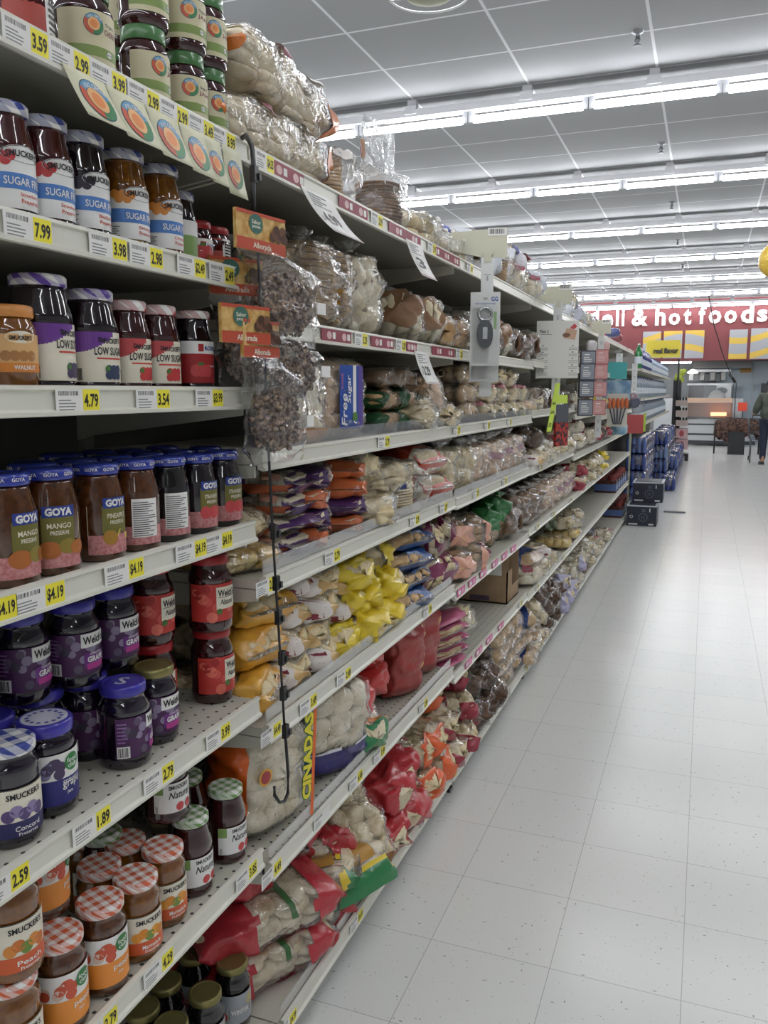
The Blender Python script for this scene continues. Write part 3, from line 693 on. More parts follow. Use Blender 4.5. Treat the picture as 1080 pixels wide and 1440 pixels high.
def make_jar(kind):
    pk, r, h, c, lk, fn, look, lh = KINDS[kind]
    t = empty('preserve_jar')
    prof = jar_profile(pk, r, h); top = prof[-1]
    m = MB(); m.lathe(prof + [(top[0], h - lh)], contents(c), 32); m.build('filled_glass', t)
    m = MB(); lr = top[0] + .0035; m.lathe([(lr - .001, h - lh), (lr, h - lh + .002), (lr, h - .003), (lr - .003, h), (lr - .006, h + .0002), (lr - .008, h - .0012)], lidm(lk), 32)
    if kind == 'fc_grape' or kind == 'w_grape':
        d = Decal(lambda u, v, o: (u, v, h - .001 + o), .0008, .0004)
        if kind == 'fc_grape':
            d.disc(0, 0, lr * .85, C('lid_white', 'cfcfdd'), 0, n=24)
            for i in range(14):
                a = i * PI / 7; d.disc(lr * .6 * math.cos(a), lr * .6 * math.sin(a), lr * .09, lidm('purple'), 1, n=6)
        else: d.text('S', 0, 0, lr * .9, C('lid_white', 'cfcfdd'), 0, w=lr * .5)
        m.add(d.mb.v, [tuple(f) for f in d.mb.f], d.mb.mats[0])
        if len(d.mb.mats) > 1:
            m.m[-len(d.mb.f):] = [m.mi(d.mb.mats[k]) for k in d.mb.m]
    if kind.startswith('g_'):
        d = Decal(lambda u, v, o: ((lr + o) * math.cos(u / lr), (lr + o) * math.sin(u / lr), v), .0006)
        for i in range(8): d.text('GOYA', i * 2 * PI * lr / 8, h - lh / 2, .005, WHITE, 0)
        k = m.mi(WHITE); o_ = len(m.v); m.v += [tuple(p) for p in d.mb.v]
        for f in d.mb.f: m.f.append(tuple(i + o_ for i in f)); m.m.append(k); m.sm.append(False)
    m.build('lid', t)
    def surf(u, v, o):
        rr = r
        for (r0, z0), (r1, z1) in zip(prof, prof[1:]):
            if z0 <= v <= z1 and z1 > z0: rr = max(r0 + (r1 - r0) * (v - z0) / (z1 - z0), 0); break
        if v < h * .69: rr = r
        return ((rr + o) * math.cos(u / r), (rr + o) * math.sin(u / r), v)
    d = Decal(surf, .0007, .00022); d.curved = True; fn(d, r, h); d.build('paper_label', t)
    return t
def jar(kind, x, y, z, deg, where, layer=0):
    if kind not in JP: JP[kind] = make_jar(kind); t = JP[kind]
    else: t = copy_tree(JP[kind])
    t.location = (x, y, z); t.rotation_euler = (0, 0, math.radians(deg))
    queue(t, KINDS[kind][6], where, 'jar', 'jars on the ' + where, layer)
    return t
def jrow(items, zr, where):      # kind, px, x, deg
    z = E + zr - .008
    for it in items:
        kind, px, x, deg = it[:4]; ly = it[4] if len(it) > 4 else 0
        dz = ly * KINDS[kind][2]
        jar(kind, x, ycol(px, x, z + dz + .06), z + dz, deg, where, ly)
jrow([('square', 28, -.885, -10), ('cherry', 117, -.885, -22), ('organic', 70, -1.0, -30), ('organic', 203, -.88, -8), ('organic', 200, -.88, -8, 1), ('organic', 259, -.88, -32), ('organic', 256, -.88, -30, 1),
      ('organic', 290, -.885, -15), ('organic', 287, -.885, -20, 1), ('organic', 165, -.98, -20), ('organic', 163, -.98, -20, 1), ('organic', 235, -.98, -20), ('organic', 232, -.98, -20, 1)], .458, 'top jam shelf')
jrow([('sf_red', 8, -.875, -14), ('sf_red', 64, -.872, -12), ('sf_black', 117, -.872, -10), ('sf_orange', 175, -.872, -14), ('sf_orange', 225, -.872, -12), ('sf_small', 250, -.885, 10), ('mc_small', 277, -.88, -18),
      ('red_small', 300, -.9, -35), ('sf_red', 40, -.97, -20), ('sf_black', 95, -.97, -20), ('sf_orange', 150, -.97, -20), ('sf_orange', 200, -.97, -20)], .226, 'second jam shelf')
jrow([('walnut', 14, -.872, -28), ('ls_grape', 58, -.885, 6), ('ls_blue', 128, -.88, -14), ('ls_straw', 179, -.878, -14), ('ls_straw', 222, -.878, -24), ('mc', 271, -.878, -22),
      ('ls_grape', 90, -.98, 0), ('ls_blue', 150, -.98, 0), ('ls_straw', 200, -.98, 0), ('mc', 250, -.98, 0)], .008, 'third jam shelf')
jrow([('g_mango', 8, -.88, -10), ('g_mango', 70, -.88, -38), ('g_pine', 138, -.88, -16), ('g_back', 190, -.88, -34), ('g_backd', 236, -.88, -34), ('g_straw', 276, -.88, -18), ('g_straw', 312, -.88, -22),
      ('g_mango', 50, -.97, -20), ('g_pine', 110, -.97, -20), ('g_back', 160, -.97, -20), ('g_backd', 207, -.97, -20), ('g_straw', 250, -.97, -20), ('g_straw', 290, -.97, -20),
      ('g_mango', 90, -1.06, -20), ('g_pine', 140, -1.06, -20), ('g_straw', 185, -1.06, -20), ('g_straw', 230, -1.06, -20)], -.252, 'fourth jam shelf')
def jlid(kind, lx, ly_, zr, deg, where, layer=0):      # placed by the middle of its lid
    z = E + zr - .008 + layer * KINDS[kind][2]; p = onz(lx, ly_, z + KINDS[kind][2]); return jar(kind, p.x, p.y, z, deg, where, layer)
W5 = 'fifth jam shelf'
jlid('sm_concord', 8, 1038, -.615, -18, W5); jlid('fc_grape', 62, 1008, -.615, -14, W5); jlid('w_grape', 172, 957, -.615, 18, W5); jlid('w_gold', 215, 934, -.615, -18, W5)
jlid('fc_grape', 44, 968, -.615, -20, W5); jlid('w_grape', 118, 948, -.615, -8, W5)
jlid('w_red', 297, 880, -.615, -8, W5); jar('w_red', -.908, 1.391, E - .623 + .152, -26, W5, 1)
jar('w_back', -.965, 1.275, E - .623, -30, W5, 0); jar('w_red', -.965, 1.275, E - .623 + .152, -12, W5, 1)
for x, y in ((-.985, .90), (-1.0, 1.02), (-1.0, 1.13)): jar('w_grape', x, y, E - .623, -20, W5, 0)
jar('fc_grape', -.985, .865, E - .623 + .142, -8, W5, 1)
jar('w_grape', -.99, .975, E - .623 + .142, -4, W5, 1); jar('w_grape', -.965, 1.065, E - .623 + .142, -14, W5, 1); jar('w_grape', -.965, 1.165, E - .623 + .142, -16, W5, 1)
jar('w_grape', -1.08, 1.2, E - .623, -20, W5, 0)
W6 = 'sixth jam shelf'
jlid('marm', 190, 1228, -.946, -22, W6); jlid('marm', 228, 1187, -.946, -22, W6); jlid('marm', 139, 1213, -.946, -20, W6); jlid('marm', 175, 1178, -.946, -20, W6); jlid('marm', 118, 1170, -.946, -20, W6)
jar('fc_peach', -.868, .985, E - .954, -20, W6, 0); jar('fc_peach', -.872, .895, E - .954, -14, W6, 0); jar('sm_peach', -.872, .80, E - .954, -20, W6, 0)
jar('fc_peach', -.93, .93, E - .954 + .150, 10, W6, 1); jar('sm_peach', -.872, .81, E - .954 + .150, -16, W6, 1)
jar('natural', -.885, 1.262, E - .954, -20, W6, 0); jar('natural', -.883, 1.385, E - .954, -18, W6, 0); jar('natural', -.935, 1.285, E - .954 + .154, -12, W6, 1) if False else jar('natural', -.92, 1.24, E - .954 + .154, -24, W6, 1)
jar('natural', -1.0, 1.15, E - .954, -20, W6, 0); jar('natural', -.99, 1.40, E - .954, -20, W6, 0)
W7 = 'bottom jam shelf'
for a in ((326, 1350), (288, 1393), (240, 1437), (272, 1337), (232, 1378), (200, 1415)): jlid('winter', *a, -1.405, -40, W7)

# ================================================================== BREAD BAGS
DOUGH = noisy('pale_dough', 'd0b886', 'f2e2bc', 30, .7, .3, bscale=40)
TORT = noisy('toasted_tortilla', 'c0a67c', 'efe2c6', 22, .75, .25, lo=.3, hi=.6)
GOLD = noisy('golden_crust', 'ac8454', 'dfbc8c', 14, .6, .25)
BROWN = noisy('brown_crust', '5f412c', '96704c', 14, .55, .3)
DARKB = noisy('dark_bread', '3d2a1e', '6b4b33', 26, .6, .4)
WHITEB = noisy('white_bread', 'd6c6a2', 'f6ecd4', 18, .75, .25)
PINKB = noisy('peach_bread', 'c8a280', 'e8ccae', 18, .6, .25)
GREENB = noisy('green_filling', '2f4a22', '6f8a3c', 40, .6, .4)
def spow(t, p): return math.copysign(abs(t) ** p, t)
def bag_surface(L, W, H, neck='both', seed=1, ax='x', crumple=.006, box=.62):
    """closed pillow of film. t runs along the length, a round it."""
    rnd = random.Random(seed); ph = [rnd.uniform(0, 6.28) for _ in range(8)]
    def prof(t):
        nk = .17
        if neck == 'tie' and t > 1 - nk:          # gathered neck then flared tail
            q = (t - (1 - nk)) / nk
            if q < .4: s = 1 - q / .4; return .12 + .80 * s * s, .12 + .80 * s * s
            q = (q - .4) / .6; return .12 + .42 * q, .12 + .10 * q
        e = (1 - abs(2 * t - 1) ** 5) ** .45 if neck != 'tie' else ((1 - abs(1 - t / .83) ** 5) ** .45 if t < .42 else 1 - .08 * ((t - .42) / .41) ** 2)
        if neck == 'header':
            if t < .40: return 1.0, .05
            k = min(1, (t - .40) / .12); k = k * k * (3 - 2 * k); q = 1 if t < .96 else .9
            return (1.0 * q, (.05 + .95 * k) * q)
        if neck == 'seam' or neck == 'both':
            # flat crimped fins at the ends
            edge = min(t, 1 - t)
            if edge < .06: k = edge / .06; return (.86 + .08 * k), max(.03, .62 * k)
            k = min((edge - .06) / .16, 1); k = math.sin(k * PI / 2); return .94 + .06 * k, .62 + .38 * k
        return max(e, .02), max(e, .02)
    def surf(t, a, o=0.0):
        t = min(max(t, 0), 1); w, h = prof(t); th = 2 * PI * a
        y = (W / 2) * w * spow(math.cos(th), box); z = (H / 2) * h * spow(math.sin(th), box)
        n = crumple * (math.sin(17 * t + ph[0] + 3 * math.sin(th * 2 + ph[1])) + .6 * math.sin(31 * t + 5 * th + ph[2]) + .5 * math.sin(9 * th + ph[3] + 11 * t) + .35 * math.sin(47 * t - 7 * th + ph[4]))
        k = 1 + (n * min(1, 4 * h) + o) / max(.02, math.hypot(y, z)); y *= k; z *= k
        sag = H / 2
        x = L / 2 - t * L + .012 * math.sin(th + ph[5]) * (1 if t < .1 or t > .9 else 0)
        if ax == 'z': return (z, y, L - (t * L) if neck != 'tie' else t * L)
        return (x, y, z + sag)
    surf.prof = prof
    return surf
def tuck(m, surf, L, W, H, up, box, tie):
    """press the bread inside the film that holds it"""
    out = []
    for x, y, z in m.v:
        if up: t = (z / L if tie else 1 - z / L); p, q = y, x
        else: t = (L / 2 - x) / L; p, q = y, z - H / 2
        t = min(max(t, 0), 1); w, h = surf.prof(t); a = max(W / 2 * w, .004); b = max(H / 2 * h, .003); r = math.hypot(p, q)
        if r > 1e-6:
            th = math.atan2(math.copysign((abs(q) / b) ** (1 / box), q), math.copysign((abs(p) / a) ** (1 / box), p)); S = surf(t, th / (2 * PI) % 1)
            R = max(.001, (math.hypot(S[0], S[1]) if up else math.hypot(S[1], S[2] - H / 2)) - .008)
            if r > R: p *= R / r; q *= R / r
        out.append((q, p, z) if up else (x, p, q + H / 2))
    m.v = out
def fill(m, kind, L, W, H, mat, up=False):
    """the bread inside, laid out in x (length), y, z"""
    rnd = random.Random(int(L * 1000) + int(W * 777) + len(kind))
    tmp = MB()
    if kind == 'rolls':
        nx = max(1, round(L / .066)); ny = max(1, round(W / .066)); nz = max(1, round(H / .048))
        for i in range(nx):
            for j in range(ny):
                for k in range(nz):
                    c = ((i + .5) / nx * L - L / 2, (j + .5) / ny * W - W / 2, (k + .5) / nz * H)
                    tmp.ell((c[0] + rnd.uniform(-.004, .004), c[1] + rnd.uniform(-.004, .004), c[2]), (L / nx * .58, W / ny * .58, H / nz * .62), mat, 10, 7, (rnd.uniform(-.3, .3), rnd.uniform(-.3, .3), rnd.uniform(-.3, .3)), .8, .03)
    elif kind == 'buns':
        n = max(2, round(W / .05))
        for j in range(n):
            tmp.ell((0, (j + .5) / n * W - W / 2, H / 2), (L / 2, W / n * .56, H / 2), mat, 12, 10, (0, 0, rnd.uniform(-.05, .05)), .75)
    elif kind == 'loaf':
        n = max(6, round(L / .014))
        for i in range(n):
            x = (i + .5) / n * L - L / 2; w = W / 2 * rnd.uniform(.95, 1); pr = []
            for q in range(14):
                th = 2 * PI * q / 14; pr.append((w * spow(math.cos(th), .5), H / 2 + H / 2 * spow(math.sin(th), .5) * rnd.uniform(.97, 1)))
            o = len(tmp.v); d = L / n * .42
            tmp.add([(x - d, a, b) for a, b in pr] + [(x + d, a, b) for a, b in pr], [tuple(range(14)), tuple(range(14, 28))[::-1]] + [(q, 14 + q, 14 + (q + 1) % 14, (q + 1) % 14) for q in range(14)], mat)
    elif kind == 'stack':      # flat rounds, stacked in z
        n = max(4, round(H / .009)); R = min(L, W) / 2
        for i in range(n):
            z = (i + .5) / n * H; ox = rnd.uniform(-.003, .003); tmp.lathe([(R * .92, 0), (R, H / n * .25), (R, H / n * .6), (R * .9, H / n * .86)], mat, 20, (ox, rnd.uniform(-.003, .003), i * H / n))
    elif kind == 'folded':     # thick folded flat breads, creased
        n = max(3, round(L / .1))
        for i in range(n):
            x = (i + .5) / n * L - L / 2
            for k in range(4): tmp.ell((x + rnd.uniform(-.01, .01), rnd.uniform(-.006, .006), H * (k + .5) / 4), (L / n * .6, W / 2 * rnd.uniform(.9, 1), H / 8 * 1.35), mat, 16, 8, (rnd.uniform(-.06, .06), rnd.uniform(-.12, .12), rnd.uniform(-.2, .2)), .6)
    elif kind == 'bagels':
        nx = max(1, round(L / .10)); nz = max(1, round(H / .045))
        for i in range(nx):
            for k in range(nz):
                cx = (i + .5) / nx * L - L / 2; R = min(L / nx, W) / 2 * .62; vs = []; fs = []
                for a in range(16):
                    for b in range(8):
                        A = 2 * PI * a / 16; B = 2 * PI * b / 8; rr = R + R * .5 * math.cos(B)
                        vs.append((cx + rr * math.cos(A), rr * math.sin(A), (k + .5) * H / nz + H / nz * .5 * math.sin(B)))
                for a in range(16):
                    for b in range(8): fs.append((a * 8 + b, ((a + 1) % 16) * 8 + b, ((a + 1) % 16) * 8 + (b + 1) % 8, a * 8 + (b + 1) % 8))
                tmp.add(vs, fs, mat, True)
    o = len(m.v)
    for v in tmp.v: m.v.append((v[2] - H / 2, v[1], v[0] + L / 2) if up else v)
    for f, s in zip(tmp.f, tmp.sm): m.f.append(tuple(i + o for i in f)); m.m.append(m.mi(mat)); m.sm.append(s)
# zones: (t0,t1,a0,a1,material) printed areas;  a: 0 = +y side, .25 top, .5 = -y side, .75 bottom
def ring(c, t0, t1): return (t0, t1, -1, 2, printed(c))
BK = {}
def defbag(key, look, L, W, H, neck, inner, imat, zones=(), labels=(), up=False, clear=None, fillsize=(.96, .92, .94), crumple=.006, box=.62, name='bread_bag', cat='bag of bread'):
    BK[key] = dict(look=look, L=L, W=W, H=H, neck=neck, inner=inner, imat=imat, zones=zones, labels=labels, up=up, clear=clear or CLEAR, fs=fillsize, cr=crumple, box=box, name=name, cat=cat, proto=[])
def make_bag(key, seed):
    K = BK[key]; L, W, H = K['L'], K['W'], K['H']; t = empty(K['name'])
    surf = bag_surface(L, W, H, K['neck'], seed, 'z' if K['up'] else 'x', K['cr'], .45 if K['inner'] == 'loaf' else K['box'])
    NT, NA = 30, 32; rnd = random.Random(seed)
    m = MB(); vs = [surf(i / NT, j / NA) for i in range(NT + 1) for j in range(NA)]
    m.add(vs, [(i * NA + j, i * NA + (j + 1) % NA, (i + 1) * NA + (j + 1) % NA, (i + 1) * NA + j) for i in range(NT) for j in range(NA)] + [tuple(range(NA))[::-1]], K['clear'], True)
    m.build('bag_film', t)
    taken = set()
    for zi in range(len(K['zones']) - 1, -1, -1):
        a, b, c, d, mm = K['zones'][zi]; F = []
        for i in range(NT):
            for j in range(NA):
                tt = (i + .5) / NT; aa = (j + .5) / NA
                if (i, j) in taken: continue
                if a + .012 * math.sin(aa * 19 + seed) <= tt <= b + .012 * math.sin(aa * 23 + seed) and c <= aa <= d:
                    taken.add((i, j)); j2 = (j + 1) % NA; F.append((i * NA + j, i * NA + j2, (i + 1) * NA + j2, (i + 1) * NA + j))
        if not F: continue
        used = sorted({i for f in F for i in f}); mp = {q: k for k, q in enumerate(used)}
        p = MB(); p.add([surf((q // NA) / NT, (q % NA) / NA, .0012) for q in used], [tuple(mp[i] for i in f) for f in F], mm, True)
        p.build('printed_band', t)
    fl, fw, fh = K['fs']; b = MB()
    nkl = .17 * L if K['neck'] == 'tie' else (.05 * L)
    if K['inner'] != 'none':
        if K['up']:
            fill(b, K['inner'], (L - nkl) * fl, W * fw, H * fh, K['imat'], True); b.v = [(x, y, z + .01) for x, y, z in b.v]
        else:
            fill(b, K['inner'], (L - nkl) * fl, W * fw, H * fh, K['imat']); dx = (nkl / 2 if K['neck'] == 'tie' else 0); b.v = [(x + dx, y, z + H * (1 - fh) / 2) for x, y, z in b.v]
        tuck(b, surf, L, W, H, K['up'], .45 if K['inner'] == 'loaf' else K['box'], K['neck'] == 'tie')
        b.build('bread', t)
    if K['neck'] == 'tie':
        c = MB(); tn = 1 - .17 + .17 * .42; P = surf(tn, .25); Q = surf(tn, .75)
        cx = [(P[i] + Q[i]) / 2 for i in range(3)]; R = W * .075
        pts = []
        for q in range(9):
            a = 2 * PI * q / 8; pts.append((cx[0] + R * math.cos(a), cx[1] + R * math.sin(a), cx[2]) if K['up'] else (cx[0], cx[1] + R * math.cos(a), cx[2] + R * .9 * math.sin(a)))
        c.tube(pts, .0025, C('twist_tie', 'd8d4c8'), 5); c.build('twist_tie', t)
    for lb in K['labels']:
        t0, t1, a0, a1, col, fn = lb
        d = Decal(lambda u, v, o: surf(t0 + (t1 - t0) * u, a0 + (a1 - a0) * v, o + .004), .001, .0008)
        d.rect(0, 0, 1, 1, col, 0, 8, 6)
        if fn: fn(d)
        d.build('label', t)
    return t
USED = {}
def bag(key, x, y, z, rz=0, rx=0, ry=0, where='', layer=0, s=1.0, seed=None, look=None, y_is_px=False):
    K = BK[key]
    if len(K['proto']) < 2 or (seed is not None and len(K['proto']) < 3): t = make_bag(key, len(K['proto']) * 13 + len(key) + 3); K['proto'].append(t)
    else: t = copy_tree(random.choice(K['proto']))
    t.location = (x, y, z)
    t.rotation_euler = (math.radians(rx), math.radians(ry), math.radians(rz)); t.scale = (s, s, s)
    queue(t, look or K['look'], where, K['cat'], 'bread bags, ' + (look or K['look']), layer)
    return t
T = lambda txt, u=.5, v=.5, h=.25, w=.6, mat=None: (lambda d: d.text(txt, u, v, h, mat or BLK, 1, w=w, bold=.02))
def Lbars(d): d.bars(.1, .15, .9, .6, 14, 1)
def Llines(d): d.lines(.1, .1, .9, .9, 7, 1)
def Tm(*items):      # several texts: (txt,u,v,h,w,mat)
    def f(d):
        for it in items: d.text(it[0], it[1], it[2], it[3], it[5] if len(it) > 5 else BLK, 1, w=it[4], bold=.02)
    return f
def badge(col, txt):
    def f(d): d.disc(.5, .5, .5, WHITE, 1, .5); d.disc(.5, .5, .42, col, 2, .42); d.text(txt, .5, .5, .3, WHITE, 3, w=.6)
    return f
O1, PUR = 'cf6a28', '4a2a6a'
defbag('tort_orange', 'clear bag of flat breads with orange ends', .47, .24, .125, 'seam', 'folded', TORT, (ring('d87a34', 0, .13), ring('d87a34', .962, 1)), ((.60, .68, .36, .46, C('badge_maroon', '7d3540'), None), (.22, .34, .30, .42, WHITE, Lbars)), crumple=.004)
defbag('stackbag', 'clear bag of thin stacked brown rounds', .20, .18, .13, 'seam', 'stack', GOLD, (), ((.1, .4, .36, .46, WHITE, Llines),))
defbag('header', 'standing bag of rounds with white header', .30, .155, .15, 'header', 'none', GOLD, ((0, .40, -1, 2, film('milky_film', .55)),), ((.22, .38, .38, .62, C('badge_tan', 'b08a70'), None), (.26, .36, .46, .58, C('badge_maroon', '7d3540'), badge(C('badge_maroon', '7d3540'), 'LA')),), up=True)
defbag('donut', 'clear bag of round golden rolls', .26, .17, .10, 'tie', 'bagels', DOUGH, (), ((.2, .4, .30, .42, WHITE, Llines),))
defbag('whitebag', 'white topped bag of pale rolls', .30, .19, .13, 'tie', 'rolls', DOUGH, (ring('dfe2ea', .62, 1),), ((.42, .55, .33, .46, C('label_blue', '5b62a8'), None),))
defbag('yellowwhite', 'white and yellow printed bag of rolls', .30, .19, .15, 'tie', 'rolls', DOUGH, (ring('dfe2ea', .3, 1), (.45, .62, -1, 2, printed('e0b23c'))))
defbag('pinkwhite', 'clear and white bag with pink label', .28, .18, .12, 'tie', 'rolls', WHITEB, (ring('e6e4ea', .7, 1),), ((.3, .5, .30, .46, C('label_rose', 'b85868'), Llines),))
defbag('darkslice', 'clear crinkled bag of dark sliced bread', .23, .15, .17, 'tie', 'loaf', noisy('tan_slices', '94744f', 'c4a67c', 20, .7, .3), (), ((.3, .45, .40, .50, C('label_ochre', 'b98a3c'), None),), up=True, crumple=.010)
defbag('tallclear', 'tall clear roll bag with striped label', .27, .17, .14, 'tie', 'rolls', WHITEB, (), ((.18, .42, .48, .60, C('label_lilac', 'aeb2c2'), Llines),), up=True, crumple=.009)
defbag('crustloaf', 'clear bag of bread with brown crust end', .30, .20, .15, 'tie', 'buns', WHITEB, (ring('8a6648', 0, .10),), ((.14, .26, .40, .56, C('label_brown', '7d4a24'), Tm(('Sol', .5, .5, .5, .6, C('label_ochre2', 'e8c68c')))),))
defbag('rednote', 'clear bag with red label on bread', .22, .16, .12, 'tie', 'rolls', GOLD, (), ((.05, .35, .36, .52, C('label_red', 'a33a40'), None),))
defbag('brownslant', 'clear bag of brown toasted bread', .24, .16, .15, 'tie', 'buns', BROWN, (), ((.3, .5, .38, .50, WHITE, None),), crumple=.009)
defbag('cookie', 'clear cookie bag with blue label', .21, .22, .09, 'seam', 'rolls', PINKB, (), (), up=True)
defbag('orangewhite', 'clear white and orange bag of rounds', .195, .17, .09, 'seam', 'rolls', WHITEB, ((.80, 1, -1, 2, printed('d08a3c')),), (), up=True)
defbag('green', 'green printed bag of golden rolls', .26, .20, .068, 'seam', 'rolls', GOLD, ((.0, .10, -1, 2, printed('2f5a38')), (.30, .55, -1, 2, printed('2f5a38')), (.85, 1, -1, 2, printed('2f5a38'))))
defbag('brownstack', 'brown printed bag of baked rolls', .26, .20, .068, 'seam', 'rolls', BROWN, ((.0, .12, -1, 2, printed('8a5a3a')),))
defbag('lilac', 'clear bag with tall lilac label', .30, .19, .14, 'tie', 'rolls', PINKB, (), ((.25, .62, .32, .44, C('label_lilac2', '8d84b8'), Llines),), crumple=.009)
defbag('tanloaf', 'tan loaf in clear bag', .28, .19, .085, 'tie', 'buns', GOLD)
defbag('clearroll', 'shiny clear bag of small pale rolls', .22, .17, .085, 'tie', 'rolls', DOUGH, (), ((.1, .3, .30, .42, C('label_rose2', 'c98a90'), None),), crumple=.008)
defbag('purple', 'purple and white loaf bag with orange end', .36, .16, .056, 'seam', 'loaf', WHITEB, (ring('4b2a63', .34, 1), ring('4b2a63', 0, .05), (.05, .34, .5, .58, printed('b8603a'))), ((.10, .22, .36, .48, C('label_peach', 'd8a08a'), None), (.24, .32, .30, .42, C('label_white', 'f0efec'), Tm(('Pan', .5, .5, .5, .6, printed('4b2a63'))))))
defbag('purpleside', 'orange and purple ended loaf bag', .25, .15, .056, 'seam', 'loaf', WHITEB, (ring('c8683a', .86, 1), ring('4b2a63', 0, .30)), ((.42, .60, .42, .56, C('label_peach', 'd8a08a'), Tm(('Pan', .5, .5, .4, .7, C('label_redd', 'a8483c')))),))
defbag('stripeclear', 'clear bag of folded tan flat breads', .26, .18, .10, 'tie', 'folded', DOUGH, (), (), crumple=.009)
defbag('bluestack', 'clear stack of thick rounds with blue corner', .24, .20, .17, 'seam', 'stack', DOUGH, ((0, .30, .25, .5, printed('33407c')),), ((.02, .2, .52, .7, C('label_bluegrey', 'a9b4c8'), Llines),))
defbag('redloaf', 'red printed loaf bag', .34, .19, .105, 'seam', 'loaf', WHITEB, (ring('b5422e', .14, .7), (0, .04, -1, 2, printed('b5422e'))), crumple=.004)
defbag('clearstand', 'upright clear bag of tan rolls', .205, .13, .12, 'tie', 'rolls', DOUGH, (), ((.12, .36, .42, .55, C('label_mag', 'a8406a'), Llines),), up=True, crumple=.009)
defbag('clearstand2', 'upright clear bag with white paper label', .20, .13, .12, 'tie', 'rolls', PINKB, (), ((.15, .42, .46, .60, WHITE, Llines),), up=True, crumple=.010)
defbag('yellowend', 'pale roll bag with yellow end', .27, .18, .09, 'seam', 'rolls', DOUGH, (ring('dda63c', 0, .30),))
defbag('tanlabel', 'tan roll bag with maroon label', .27, .19, .085, 'tie', 'rolls', DOUGH, (ring('c9a468', 0, .03), ring('d9b96a', .56, .66)), ((.02, .28, .38, .62, C('label_offwhite', 'e4dcd6'), lambda d: (d.rect(.1, .12, .9, .40, C('label_maroon', '84283a'), 1), d.rect(.2, .55, .8, .85, C('label_maroon', '84283a'), 1))),))
defbag('yellow', 'lemon yellow printed bag of rolls', .25, .17, .09, 'tie', 'rolls', DOUGH, ((0, .34, -1, 2, printed('e3c832')), (.62, 1, -1, 2, printed('e3c832')), (.34, .62, .55, .95, printed('e3c832'))), crumple=.009)
defbag('blue', 'blue printed bag of toasted bread', .26, .26, .064, 'seam', 'rolls', GOLD, ((.0, .85, .0, .26, printed('27508c')), (.0, .85, .60, .98, printed('27508c'))))
defbag('magenta', 'clear bag with maroon vertical stripes', .24, .16, .13, 'seam', 'rolls', DOUGH, ((.0, .06, -1, 2, printed('7d2f52')), (.16, .24, -1, 2, printed('7d2f52')), (.6, .7, -1, 2, printed('7d2f52'))), crumple=.008)
defbag('bagel', 'peach and white bag of bagels', .27, .20, .12, 'tie', 'bagels', GOLD, (ring('e0a68e', .0, .10), ring('e0a68e', .66, 1)), crumple=.009)
defbag('greentop', 'upright bag of rolls with green top', .26, .17, .14, 'tie', 'rolls', GOLD, ((.42, 1, -1, 2, printed('2b7238')), (0, .05, -1, 2, printed('2b7238'))), (), up=True)
defbag('pork', 'tall orange sided bag of pale puffs', .265, .23, .15, 'seam', 'rolls', WHITEB, ((0, 1, .36, .66, printed('e0641e')),), (), up=True)
defbag('puffs', 'clear bag of large pale puffs', .25, .20, .14, 'seam', 'rolls', WHITEB, ((.0, .12, -1, 2, printed('d8642a')),), up=True)
defbag('purplebun', 'bun bag with indigo printed bottom', .265, .24, .14, 'none', 'rolls', WHITEB, ((.66, 1, -1, 2, printed('332a72')), (.635, .66, -1, 2, printed('e6e2ea'))), ((.72, .82, .38, .60, C('indigo', '332a72'), Tm(('Artesano', .5, .5, .5, .8, WHITE))), (.2, .34, .40, .58, C('film_grey', 'b8b4ac'), Llines)), up=True)
defbag('redbun', 'red ended bag of pale hot dog buns', .28, .20, .11, 'tie', 'buns', WHITEB, ((0, .40, -1, 2, printed('c23a36')), (.68, .78, -1, 2, printed('3a8a52'))))
defbag('greenbun', 'clear bun bag with green and red ends', .28, .18, .105, 'tie', 'rolls', WHITEB, (ring('2f7d4a', 0, .12), (.12, .16, -1, 2, printed('c9742c')), ring('c23a36', .74, 1)))
defbag('redpanel', 'upright red loaf bag with gold edging', .26, .15, .11, 'seam', 'loaf', DARKB, ((0, 1, .14, .61, printed('9c3430')), (0, 1, .095, .14, printed('d9a45a')), (0, 1, .61, .65, printed('d9a45a'))), up=True, crumple=.005)
defbag('magpack', 'thin white pack with magenta print', .26, .20, .040, 'seam', 'folded', DOUGH, (ring('b8587a', .0, .30), (.30, .45, -1, 2, printed('e6dcd8'))), crumple=.004)
defbag('bignav', 'clear bag with bold black lettering', .28, .22, .13, 'tie', 'rolls', DOUGH, (), ((.05, .40, .36, .56, C('film_cream', 'e0d4b4'), Tm(('JENAT', .5, .5, .6, .9))),), crumple=.009)
defbag('bigred', 'big red bag of folded flat breads', .40, .28, .11, 'seam', 'folded', TORT, (ring('b5303a', 0, .24), ring('b5303a', .66, 1), (0, 1, .6, .95, printed('b5303a'))), ((.40, .44, .02, .48, printed('3c6a3a'), None), (.64, .70, .20, .30, C('badge_maroon', '7d3540'), None)), crumple=.005, fillsize=(.96, .96, .98))
defbag('wreath', 'flat bread bag with green edge', .38, .28, .10, 'seam', 'folded', TORT, (ring('2f7d4a', 0, .09), (.09, .12, -1, 2, printed('e0c43c')), ring('2f7d4a', .93, 1)), ((.15, .30, .20, .34, C('oats', 'b98a3c'), None),), crumple=.005)
defbag('brownedge', 'clear bag of pale rolls with brown edge', .32, .20, .11, 'tie', 'rolls', DOUGH, (ring('8a5a34', .0, .05),), crumple=.009)
defbag('redcrinkle', 'crinkled red bag of pale rolls', .32, .22, .13, 'tie', 'rolls', WHITEB, ((0, .45, -1, 2, printed('b8343a')), (.62, 1, -1, 2, printed('b8343a'))), crumple=.012)
